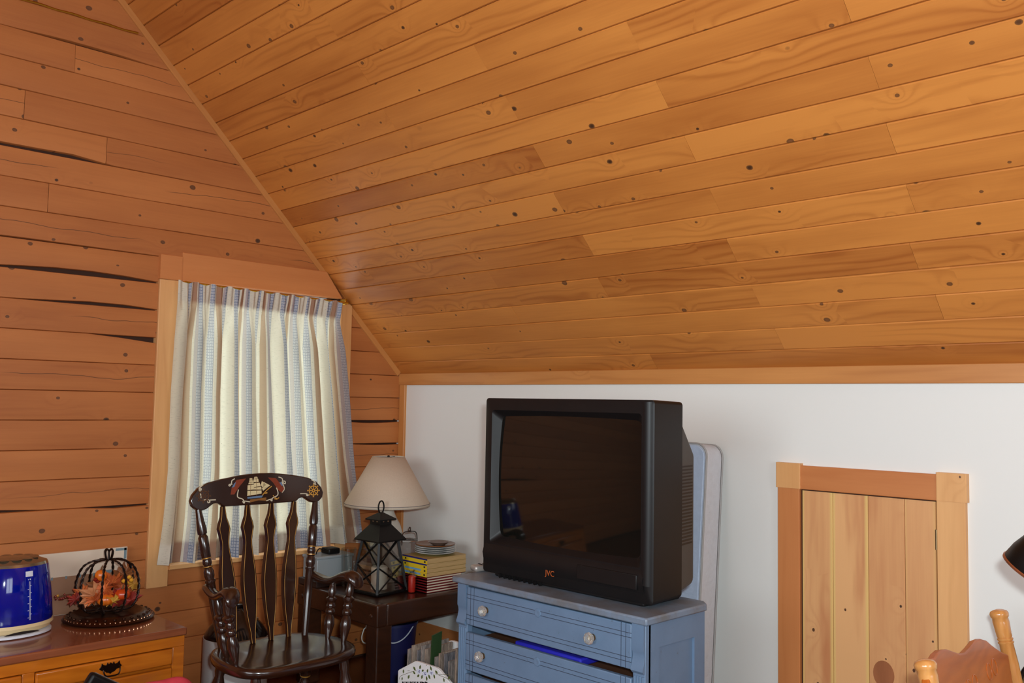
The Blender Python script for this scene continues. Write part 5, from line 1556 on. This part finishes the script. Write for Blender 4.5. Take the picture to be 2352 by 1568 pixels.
# maker's mark
def text_mesh(txt, size, mat, MM, parent, name):
    cu_ = bpy.data.curves.new(name, 'FONT'); cu_.body = txt; cu_.size = size; cu_.align_x = 'CENTER'; cu_.align_y = 'CENTER'; cu_.extrude = .0004; cu_.resolution_u = 3
    tmp = bpy.data.objects.new(name + '_tmp', cu_); COL.objects.link(tmp)
    dg = bpy.context.evaluated_depsgraph_get()
    me = bpy.data.meshes.new_from_object(tmp.evaluated_get(dg))
    bpy.data.objects.remove(tmp); bpy.data.curves.remove(cu_)
    off = origin_of(parent)
    me.transform(Matrix.Translation(-off) @ MM)
    me.materials.clear(); me.materials.append(mat)
    o = bpy.data.objects.new(name, me); COL.objects.link(o); o.parent = parent
    return o
M['logo_orange'] = plain('logo_orange', srgb(170, 84, 40), .4)
jv = PY(1263, 1317, TYF - .012)
text_mesh('JVC', .026, M['logo_orange'], frame((jv.x, TYF - .0126, jv.z), (1, 0, 0), (0, 0, 1)), tv, 'maker_mark')

# ================================================================== MATTRESS
t = NT('mattress_cloth'); tc = t.node('ShaderNodeTexCoord').outputs['Object']
n1 = t.noise(tc, 45, 4, .6); n2 = t.noise(tc, 120, 2)
col = t.mix(n1, srgb(214, 216, 222), srgb(196, 196, 200)); col = t.mix(t.math('MULTIPLY', t.step(n2, .72, .78), .5), col, srgb(150, 152, 160))
t.set(col, .75, 0, .3); t.bump(n1, .6, .006); M['mattress'] = t.m
t = NT('mattress_blue'); tc = t.node('ShaderNodeTexCoord').outputs['Object']
n1 = t.noise(tc, 40, 4, .6)
t.set(t.mix(n1, srgb(190, 208, 232), srgb(172, 190, 214)), .6, 0, .3); t.bump(n1, .5, .004); M['mattress_blue'] = t.m
M['piping'] = plain('piping', srgb(168, 166, 164), .7)
mx1 = PY(1661, 1060, -.012).x; mzt = ZAT(mx1, -.08, 1024)
botY = PX(1637, 1568, mx1).y
zb568 = PX(1637, 1568, mx1).z
slope = (botY + .012) / (mzt - zb568)
MT = .115; MLn = .92
ang = math.atan(-slope)
up_ = Vector((0, math.sin(ang), math.cos(ang))); nr = Vector((0, -math.cos(ang), math.sin(ang)))
mo = Vector((mx1, -.012, mzt)) - up_ * (mzt / math.cos(ang) - .012)
MHt = mzt / math.cos(ang) - .012
ma = thing('mattress', (mx1 - MLn / 2, mo.y - .06, 0), 'pale quilted mattress leaning on the white wall behind the television', 'mattress')
MM = frame(mo, (-1, 0, 0), up_)     # z = x cross y
zsg = 1 if MM.to_3x3().col[2].dot(nr) > 0 else -1
ol = rrect(0, MLn, 0, MHt, .05, 6)
mb = MB(); mb.prism(ol, .004 * zsg, (MT - .004) * zsg, MM)
build(mb, 'side_band', M['mattress'], ma, smooth=40, bevel=.006)
build(MB().prism(rrect(.006, MLn - .006, .006, MHt - .006, .046, 6), (MT - .004) * zsg, (MT + .004) * zsg, MM), 'front_panel', M['mattress_blue'], ma, smooth=40, bevel=.003)
for d_ in (.002, MT - .003):
    build(MB().tube([MM @ Vector((p[0], p[1], d_ * zsg)) for p in rrect(-.001, MLn + .001, -.001, MHt + .001, .05, 6)], .004, 6, closed=True), 'edge_piping', M['piping'], ma)

# ================================================================== UNDER AND BESIDE THE TABLE
# blue bucket
bkx, bky = None, None
bf = PZ(942, 1508, 0.0)
M['navy_plastic'] = plain('navy_plastic', srgb(26, 30, 84), .45)
bkx = TX0 + .30; bky = YAT(bkx, .12, 908)
o = thing('blue_bucket', (bkx, bky, 0), 'navy blue plastic bucket on the floor under the end table', 'bucket')
br_ = .1
build(MB().lathe([(br_ * .8, 0), (br_ * .84, .01), (br_, .27), (br_ * 1.06, .272), (br_ * 1.06, .285), (br_ * .97, .285), (br_ * .8, .015), (.002, .012)], 36, c=(bkx, bky, 0)), 'bucket_body', M['navy_plastic'], o)
hp = smooth_curve([Vector((bkx + br_ * 1.0 * math.cos(a), bky + br_ * 1.0 * math.sin(a), .272 - .07 * math.sin((a + 1.9) / 2.2 * math.pi))) for a in [-1.9 + 2.2 * k / 8 for k in range(9)]], 4)
build(MB().tube(hp, .003, 6), 'bucket_handle', M['print_white'], o)
# white lamp cord hanging under the table
M['cord_white'] = plain('cord_white', srgb(220, 218, 210), .5)
cp = [PX(u, v, .36) for u, v in ((842, 1432), (836, 1445), (831, 1462), (834, 1474), (846, 1478), (862, 1476))]
o = build(MB().tube(smooth_curve([Vector((.36, cp[0].y, ZT - .03))] + cp, 6), .003, 6), 'lamp_cord', M['cord_white'], loc=cp[0])
tag(o, 'white lamp cord looping down below the end table', 'cord')

# magazine rack
RKY = -.945
rxa = PY(914, 1545, RKY).x; rxb = bx0 - .012
M['rack_white'] = plain('rack_white', srgb(226, 226, 226), .4, var=.02)
M['rack_edge'] = plain('rack_edge', srgb(176, 160, 140), .6)
M['paint_leaf'] = plain('paint_leaf', srgb(84, 96, 46), .5, var=.2, scale=150)
M['paint_flower'] = plain('paint_flower', srgb(206, 212, 232), .5)
M['paint_violet'] = plain('paint_violet', srgb(70, 66, 140), .5)
M['paint_stem'] = plain('paint_stem', srgb(120, 116, 92), .5)
rk = thing('magazine_rack', ((rxa + rxb) / 2, RKY + .09, 0), 'white wooden magazine rack painted with blue flowers beside the blue dresser', 'rack')
zf = PY(966, 1521, RKY).z; zs_ = PY(916, 1541, RKY).z
rw_ = (rxb - rxa)
prof = [(0, .03), (0, zs_), (.006, zs_ + .006), (rw_ * .3, zf - .002), (rw_ * .34, zf), (rw_ * .66, zf), (rw_ * .7, zf - .002), (rw_ - .006, zs_ + .006), (rw_, zs_), (rw_, .03)]
def rack_panel(y_, dz, nm):
    p2 = [(a, b + (dz if b > .1 else 0)) for a, b in prof]
    o_ = build(MB().prism(p2, 0, .012, frame((rxa, y_, 0), (1, 0, 0), (0, 0, 1))), nm, M['rack_white'], rk, bevel=.0015)
    return o_
fp = rack_panel(RKY + .012, 0, 'front_panel')
bp = rack_panel(RKY + .178, PY(1000, 1457, RKY + .178).z - zf, 'back_panel')
build(MB().box(rxa + .004, rxb - .004, RKY + .012, RKY + .166, .03, .042), 'floor_panel', M['rack_white'], rk, bevel=.001)
build(MB().box(rxa, rxa + .01, RKY + .0125, RKY + .1625, .03, zs_ - .06), 'end_panel', M['rack_white'], rk, bevel=.001)
build(MB().box(rxb - .01, rxb, RKY + .0125, RKY + .1625, .03, zs_ - .06), 'end_panel', M['rack_white'], rk, bevel=.001)
for xx in (rxa + .01, rxb - .03):
    for yy in (RKY + .014, RKY + .14): build(MB().box(xx, xx + .02, yy, yy + .02, 0, .031), 'foot', M['rack_white'], rk)
def rp(u, v): return PY(u, v, RKY - .0002)
def rpaint(nm, mb, mat): return build(mb, nm, mat, fp, smooth=0)
mbL = MB(); mbF = MB(); mbV = MB(); mbS = MB()
sc = 8.34
def cpx(a, b): return (880 + a / sc, 1380 + b / sc)
for (a, b, ang_, s_) in ((390, 1345, .1, 38), (365, 1485, .2, 32), (490, 1450, .5, 42), (600, 1290, -1.0, 45), (595, 1372, -1.2, 38), (710, 1265, .3, 42), (760, 1330, 1.0, 34), (675, 1430, .9, 40), (745, 1450, .3, 40), (835, 1480, -.2, 42), (850, 1335, .3, 36), (915, 1285, -.5, 42), (1020, 1360, -1.1, 42), (980, 1440, -.5, 40), (885, 1450, -.6, 44), (1265, 1465, .9, 38), (1165, 1510, -.2, 36)):
    c_ = rp(*cpx(a, b)); k = s_ / sc * .0017
    MM = frame(c_, (1, 0, 0), (0, 0, 1)) @ Matrix.Rotation(-ang_, 4, 'Z')
    mbL.prism([(0, k), (k * .45, k * .4), (k * .55, -.1 * k), (k * .3, -.7 * k), (0, -k), (-k * .3, -.7 * k), (-k * .55, -.1 * k), (-k * .45, k * .4)], 0, .0005, MM)
for (a, b) in ((690, 1345), (800, 1395), (920, 1375)):
    for k in range(6):
        an = k * 1.047; c_ = rp(*cpx(a + 40 * math.cos(an), b + 34 * math.sin(an)))
        mbF.lathe([(.0036, 0), (.0036, .0006)], 10, M=frame(c_, (1, 0, 0), (0, 0, 1)))
    c_ = rp(*cpx(a, b)); mbV.lathe([(.0026, 0), (.0026, .0009)], 8, M=frame(c_, (1, 0, 0), (0, 0, 1)))
    for k in range(3):
        c_ = rp(*cpx(a + random.uniform(-30, 30), b + random.uniform(-30, 30))); mbV.lathe([(.0016, 0), (.0016, .0009)], 8, M=frame(c_, (1, 0, 0), (0, 0, 1)))
for pts in (((310, 1500), (330, 1440), (430, 1395), (560, 1350), (640, 1330)), ((1000, 1390), (1100, 1430), (1200, 1470), (1280, 1520)), ((1060, 1410), (1180, 1405), (1270, 1400)), ((470, 1330), (510, 1335))):
    mbS.tube(smooth_curve([rp(*cpx(a, b)) for a, b in pts], 5), .0009, 5)
rpaint('painted_leaves', mbL, M['paint_leaf']); rpaint('painted_petals', mbF, M['paint_flower']); rpaint('painted_centres', mbV, M['paint_violet']); rpaint('painted_stems', mbS, M['paint_stem'])
mb = MB()
for i, (a, w_) in enumerate(((365, 26), (400, 10), (430, 30), (470, 12), (492, 12), (520, 30), (560, 10), (585, 24), (620, 10), (645, 26), (680, 10), (705, 24), (735, 60), (800, 50))):
    p, q = rp(*cpx(a, 1536)), rp(*cpx(a + w_, 1536))
    mb.box(p.x, q.x, RKY - .0006, RKY + .0003, p.z - .02, p.z)
rpaint('painted_lettering', mb, M['ink'])
build(MB().lathe([(.0018, 0), (.0018, .001)], 10, M=frame(rp(*cpx(830, 1228)), (1, 0, 0), (0, 0, 1))), 'peg', M['paint_stem'], fp)
# papers in the rack
def paper_mat(nm, a, b):
    t = NT(nm); tc = t.node('ShaderNodeTexCoord').outputs['Object']; x, y, z = t.sep(tc)
    nz = t.noise(t.comb(t.math('MULTIPLY', x, 160), t.math('MULTIPLY', y, 160), t.math('MULTIPLY', z, 25)), 1, 3, .7)
    t.set(t.mix(t.step(nz, .3, .7), a, b), .8); return t.m
PM = [paper_mat('newsprint', srgb(150, 138, 130), srgb(92, 84, 80)), paper_mat('newsprint_warm', srgb(160, 142, 126), srgb(104, 88, 78)), paper_mat('newsprint_dark', srgb(120, 116, 118), srgb(70, 68, 72))]
M['folder_green'] = plain('folder_green', srgb(38, 62, 32), .5)
random.seed(21)
def paper(x_, w_, yt, zt_, mat, nm, label, tiltx, cat='newspaper', group='newspapers in the magazine rack', th=.008, dep=.13):
    """folded paper: slab standing in the rack with a curved top"""
    b = Vector((x_, RKY + .03, .045)); mb = MB(); vs = []
    N_ = 8
    for k in range(N_ + 1):
        t_ = k / N_
        xx = x_ + tiltx * t_ * t_
        z_ = .045 + (zt_ - .045) * t_
        for (dx_, dy) in ((0, .0), (th, .0), (th, dep), (0, dep)):
            vs.append(Vector((xx + dx_ * (1 - .3 * t_), RKY + .028 + dy + yt * t_, z_ + (.012 * math.sin(dy * 20) if k == N_ else 0))))
    fs = [(k * 4 + i, k * 4 + (i + 1) % 4, (k + 1) * 4 + (i + 1) % 4, (k + 1) * 4 + i) for k in range(N_) for i in range(4)] + [(0, 1, 2, 3), tuple(N_ * 4 + i for i in range(4))]
    o_ = build(mb.add(vs, fs), nm, mat, loc=b, smooth=50)
    tag(o_, label, cat, group)
xs = rxa + .014
npap = 11
ORD = ['first', 'second', 'third', 'fourth', 'fifth', 'sixth', 'seventh', 'eighth', 'ninth', 'tenth']
for i in range(npap):
    if i == 5: continue
    xx = rxa + .014 + (rw_ - .034) * i / npap
    hgt_ = PY(980, 1478, RKY + .1).z + .012 * math.sin(math.pi * (i + .7) / npap) + random.uniform(-.02, .012)
    if i == npap - 1: hgt_ += .03
    paper(xx, .1, .0, hgt_, PM[i % 3], 'newspaper', 'folded newspaper in the magazine rack, %s counting from the blue dresser' % ORD[npap - 1 - i if i > 5 else npap - 2 - i], random.uniform(-.006, .01), th=.0095)
xx = rxa + .014 + (rw_ - .034) * 5 / npap
gfz = PY(1000, 1456, RKY + .05).z
paper(xx - .006, .1, 0, gfz, M['folder_green'], 'green_folder', 'dark green folder standing among the newspapers in the rack', .014, 'folder', None, .008, .045)

# ================================================================== RIGHT SIDE: OAK CHAIR, LAMP, TAPESTRY BAG
M['oak'] = wood_solid('oak', srgb(222, 160, 92), srgb(184, 116, 54), 'Z', .25, coat=.5, lines=30)
M['oak_crest'] = wood_solid('oak_crest', srgb(200, 108, 38), srgb(154, 72, 18), 'Y', .38, coat=.1, lines=30)
KZ_ = .80
kr = PZ(2292, 1398, KZ_); kl = PZ(2122, 1512, KZ_)
oc = thing('oak_chair', ((kr.x + kl.x) / 2, (kr.y + kl.y) / 2, 0), 'honey oak chair with turned posts and scalloped crest near the plank door', 'chair')
along = (kl - kr); along.z = 0; CWd = along.length; along.normalize()
back = Vector((along.y, -along.x, 0))
if back.dot(Vector((1, 0, 0))) < 0: back = -back        # seat side (towards +x, out of frame) is opposite of lean
seatdir = -back
# the post leans outward to the right with descending height: follow the photographed axis
low_r = PZ(2333, 1568, KZ_ - .15)
leanv = Vector((.16, 0, -1.0))
pr0 = [(0, .016), (.40, .019), (.62, .018), (.63, .0205), (.645, .0205), (.65, .0175), (.665, .0205), (.68, .0205), (.685, .018), (.70, .0195), (.86, .0215), (.90, .0205), (.915, .0235), (.95, .0245), (.975, .0215), (.99, .014), (1.0, .004)]
def opost(top, dirv):
    bot = top + dirv * (top.z / -dirv.z) * .99
    mid = top + dirv * .34
    build(turned(MB(), mid, top, [(0, .014), (.3, .0165)] + [(.3 + .7 * a, r_) for a, r_ in pr0[1:]], 20), 'back_post', M['oak'], oc, smooth=50)
    return mid
lv = (PY(2333, 1568, kr.y + .0) - kr); lv = lv / -lv.z
m_r = opost(kr, lv); m_l = opost(kl, lv)
SH = min(m_r.z, m_l.z)
# crest between the posts: scalloped top (drawn along the posts)
CW = CWd
top_prof_unused = [(0.03, -.075), (.10, -.045), (.17, -.035), (.25, -.03), (.31, -.045), (.37, -.06), (.44, -.055), (.5, -.042), (.56, -.055), (.63, -.06), (.69, -.045), (.75, -.03), (.83, -.035), (.90, -.045), (.97, -.075)]
dn = lv.normalized()
thk = along.cross(dn).normalized()
def on_plane(u, v):
    r_ = ray(u, v); return CAM + r_ * ((kr - CAM).dot(thk) / r_.dot(thk))
ol = []
for (u, v) in ((2308, 1502), (2290, 1493), (2270, 1478), (2258, 1467), (2244, 1462), (2232, 1466), (2220, 1480), (2208, 1491), (2195, 1492), (2180, 1486), (2165, 1480), (2151, 1481), (2141, 1489), (2136, 1497), (2126, 1499), (2122, 1506), (2122, 1640), (2332, 1640)):
    p = on_plane(u, v) - kr
    ol.append((p.dot(along), -p.dot(dn)))
nC = len(ol)
def ocp(a, b, d_): return kr + along * a + dn * (-b) * 1.0 + thk * d_
vs = [ocp(a, b, -.009) for a, b in ol] + [ocp(a, b, .009) for a, b in ol]
cst = build(MB().add(vs, [tuple(range(nC))[::-1], tuple(range(nC, 2 * nC))] + [(i, (i + 1) % nC, nC + (i + 1) % nC, nC + i) for i in range(nC)]), 'crest_rail', M['oak_crest'], oc, bevel=.004, bseg=3)
mb = MB()
for s_ in (-1, 1):
    for k in range(2):
        c0 = .47 + s_ * (.10 + .08 * k)
        mb.tube([ocp((c0 + .03 * math.cos(a)) * CW, -.115 + .02 * math.sin(a), sg * .0092) for sg in (1,) for a in [2 * math.pi * i / 16 for i in range(16)]], .0016, 5, closed=True)
        mb.tube([ocp((c0 + .03 * math.cos(a)) * CW, -.115 + .02 * math.sin(a), -.0092) for a in [2 * math.pi * i / 16 for i in range(16)]], .0016, 5, closed=True)
build(mb, 'pressed_scroll', M['oak_crest'], cst)
# lower rail, spindles, seat and legs (mostly below the frame)
zseat = .42
def along_post(top, z_): return top + lv * ((top.z - z_))
for top in (kr, kl):
    a_, b_ = along_post(top, .0), along_post(top, SH + .01)
    fl_ = along_post(top, zseat); ft = Vector((fl_.x, fl_.y, 0))
    build(turned(MB(), Vector((fl_.x + .0, fl_.y, 0)), b_, [(0, .014), (.3, .02), (.5, .017), (.6, .021), (1.0, .0155)], 16), 'back_leg', M['oak'], oc, smooth=50)
sb0, sb1 = along_post(kr, zseat), along_post(kl, zseat)
sdir = (Vector((lv.x, lv.y, 0))).normalized() if Vector((lv.x, lv.y, 0)).length > 1e-4 else back
sd = along.cross(Vector((0, 0, 1)));
if sd.dot(sdir) < 0: sd = -sd
for k in range(5):
    t_ = (k + 1) / 6
    p = sb0.lerp(sb1, t_); q = ocp(t_ * CW, -.19, 0)
    build(turned(MB(), p, q, [(0, .007), (.3, .011), (.5, .009), (.7, .011), (1, .007)], 10), 'spindle', M['oak'], oc)
c_ = (sb0 + sb1) / 2
MM = frame(c_ + Vector((0, 0, -.02)), along, sd)
so2 = rrect(-CW / 2 - .03, CW / 2 + .03, -.03, .38, .06, 6)
build(MB().prism(so2, -.018, .018, MM if MM.to_3x3().col[2].z > 0 else MM), 'seat', M['oak'], oc, bevel=.008, bseg=3)
for s_ in (-1, 1):
    p = c_ + along * s_ * (CW / 2 - .02) + sd * .33
    build(turned(MB(), (p.x, p.y, 0), (p.x, p.y, zseat - .03), [(0, .014), (.2, .02), (.5, .018), (.6, .024), (.8, .02), (1, .02)], 16), 'front_leg', M['oak'], oc, smooth=50)

# black task lamp whose head enters at the right edge
M['copper'] = plain('copper', srgb(170, 110, 76), .35, .8)
hd0 = PY(2318, 1262, -.75); hd1 = PY(2338, 1212, -.75)
ts = thing('task_lamp', (hd0.x + .42, -.72, 0), 'black metal floor lamp with copper-lined shade against the white wall', 'lamp')
mouth = PY(2331, 1275, -.74)     # lower lip seen edge on
axd = (PY(2352, 1290, -.74) - PY(2318, 1268, -.74)).normalized()      # along the open mouth
upv = Vector((axd.z * -1, 0, axd.x)).normalized()
if upv.z < 0: upv = -upv
RLs = .085
mc = PY(2314, 1266, -.74) + axd * RLs * 1.0
prof_l = [(RLs, -.004), (RLs * 1.02, 0), (RLs * .97, .03), (RLs * .82, .07), (RLs * .6, .105), (RLs * .3, .125), (.012, .13), (.012, .15)]
MMl = Matrix((axd, upv.cross(axd), upv)).transposed().to_4x4(); MMl.translation = mc
build(MB().lathe(prof_l, 40, M=MMl, caps=False), 'lamp_shade', M['black_metal'], ts, smooth=50, fix=False)
build(MB().lathe([(RLs * .99, -.003), (RLs * .95, .02), (RLs * .78, .065), (RLs * .5, .1), (.004, .118)], 40, M=MMl, caps=False), 'shade_lining', M['copper'], ts, smooth=50, fix=False)
build(MB().tube([MMl @ Vector((RLs * 1.005 * math.cos(a), RLs * 1.005 * math.sin(a), -.004)) for a in [2 * math.pi * k / 40 for k in range(40)]], .004, 6, closed=True), 'shade_rim', M['copper'], ts)
neck = MMl @ Vector((0, 0, .15)); pole = Vector((hd0.x + .42, -.72, 0))
build(MB().tube(smooth_curve([neck, neck + Vector((.05, 0, .05)), Vector((pole.x - .08, pole.y, neck.z + .06)), Vector((pole.x, pole.y, neck.z - .05)), Vector((pole.x, pole.y, .03))], 8), .009, 10), 'pole', M['black_metal'], ts)
build(MB().lathe([(.13, 0), (.13, .012), (.05, .022), (.012, .03)], 36, c=pole), 'base', M['black_metal'], ts)

# tapestry bag at the right edge
t = NT('tapestry'); tc = t.node('ShaderNodeTexCoord').outputs['Object']
v1 = t.node('ShaderNodeTexVoronoi'); t.l.new(tc, v1.inputs['Vector']); v1.inputs['Scale'].default_value = 28
n1 = t.noise(tc, 45, 3)
t.set(t.ramp(t.math('ADD', t.math('MULTIPLY', v1.outputs['Distance'], .8), t.math('MULTIPLY', n1, .4)), [(0.2, srgb(60, 44, 36)), (.4, srgb(186, 150, 100)), (.55, srgb(150, 120, 60)), (.75, srgb(206, 180, 140))]), .8); M['tapestry'] = t.m
TBY = -.16
tg = PY(2336, 1532, TBY - .1)
tbz = PY(2352, 1520, TBY - .1).z
o = thing('tapestry_bag', (tg.x + .2, TBY, 0), 'gold and brown tapestry bag with dark piping behind the oak chair', 'bag')
ol = [(0, .0), (.0, tg.z - .06), (.012, tg.z - .01), (.05, tbz + .012), (.12, tbz + .03), (.3, tbz + .03), (.37, tbz), (.4, tg.z - .05), (.4, 0)]
build(MB().prism(ol, -.09, .09, frame((tg.x, TBY, 0), (1, 0, 0), (0, 0, 1))), 'bag_body', M['tapestry'], o, bevel=.02, bseg=4, smooth=60)
for d_ in (-.092, .092):
    build(MB().tube(smooth_curve([Vector((tg.x + a, TBY + d_ * .9, b)) for a, b in ol[1:-1]], 4), .006, 8), 'bag_piping', M['black_metal'], o)

# ================================================================== BOTTOM LEFT: BLACK CASE AND PINK CUSHION
bxx = PXF + .22
pA = PX(211, 1541, bxx); pB = PX(275, 1570, bxx)
d1 = (pB - pA).normalized()
o = thing('black_case', ((pA.x), (pA.y + pB.y) / 2, 0), 'black hard case with pale edge leaning in front of the pine dresser', 'case')
dnv = Vector((0, d1.z, -d1.y));
if dnv.z > 0: dnv = -dnv
wd = .26; hgt_ = pA.z / abs(dnv.z) * .999
# slab spanned by d1 and dnv from pA, clipped at the floor by its own corner
c0 = pA; q = [c0, c0 + d1 * wd]
hmax = (c0 + d1 * wd).z / abs(dnv.z)
ol = [(0, 0), (wd, 0), (wd, hmax * .998), (0, hmax * .998)]
MMc = frame(c0, d1, dnv)
build(MB().prism(ol, -.018, .018, MMc), 'case_shell', M['black_metal'], o, bevel=.012, bseg=4)
M['pale_edge'] = plain('pale_edge', srgb(150, 146, 140), .4, .6)
build(MB().tube([MMc @ Vector((.012, .0005, .0)), MMc @ Vector((wd - .012, .0005, .0))], .003, 6), 'edge_strip', M['pale_edge'], o)
t = NT('pink_cloth'); tc = t.node('ShaderNodeTexCoord').outputs['Object']; nz = t.noise(tc, 30, 3)
t.set(t.mix(nz, srgb(226, 70, 86), srgb(196, 48, 66)), .8); t.bump(nz, .3, .004); M['pink'] = t.m
pk = PX(392, 1557, PXF + .3)
pk.z = max(.2, pk.z) + .012; pk.y += .07
def pil(u, v):
    a = u * 2 * math.pi; b = (v - .5) * math.pi
    cx_ = abs(math.cos(b)) ** .6; e = .62
    sx_ = math.copysign(abs(math.cos(a)) ** e, math.cos(a)); sy_ = math.copysign(abs(math.sin(a)) ** e, math.sin(a))
    hz = pk.z / 2
    return Vector((pk.x + .055 * math.sin(b), pk.y - .1 + .13 * cx_ * sx_ * 1.0, hz + (hz - .001) * cx_ * sy_ * (.93 + .07 * abs(sx_))))
o = build(MB().grid(48, 20, pil), 'pink_cushion', M['pink'], loc=(pk.x, pk.y - .1, 0), smooth=180)
tag(o, 'bright pink square cushion standing in front of the pine dresser', 'cushion')
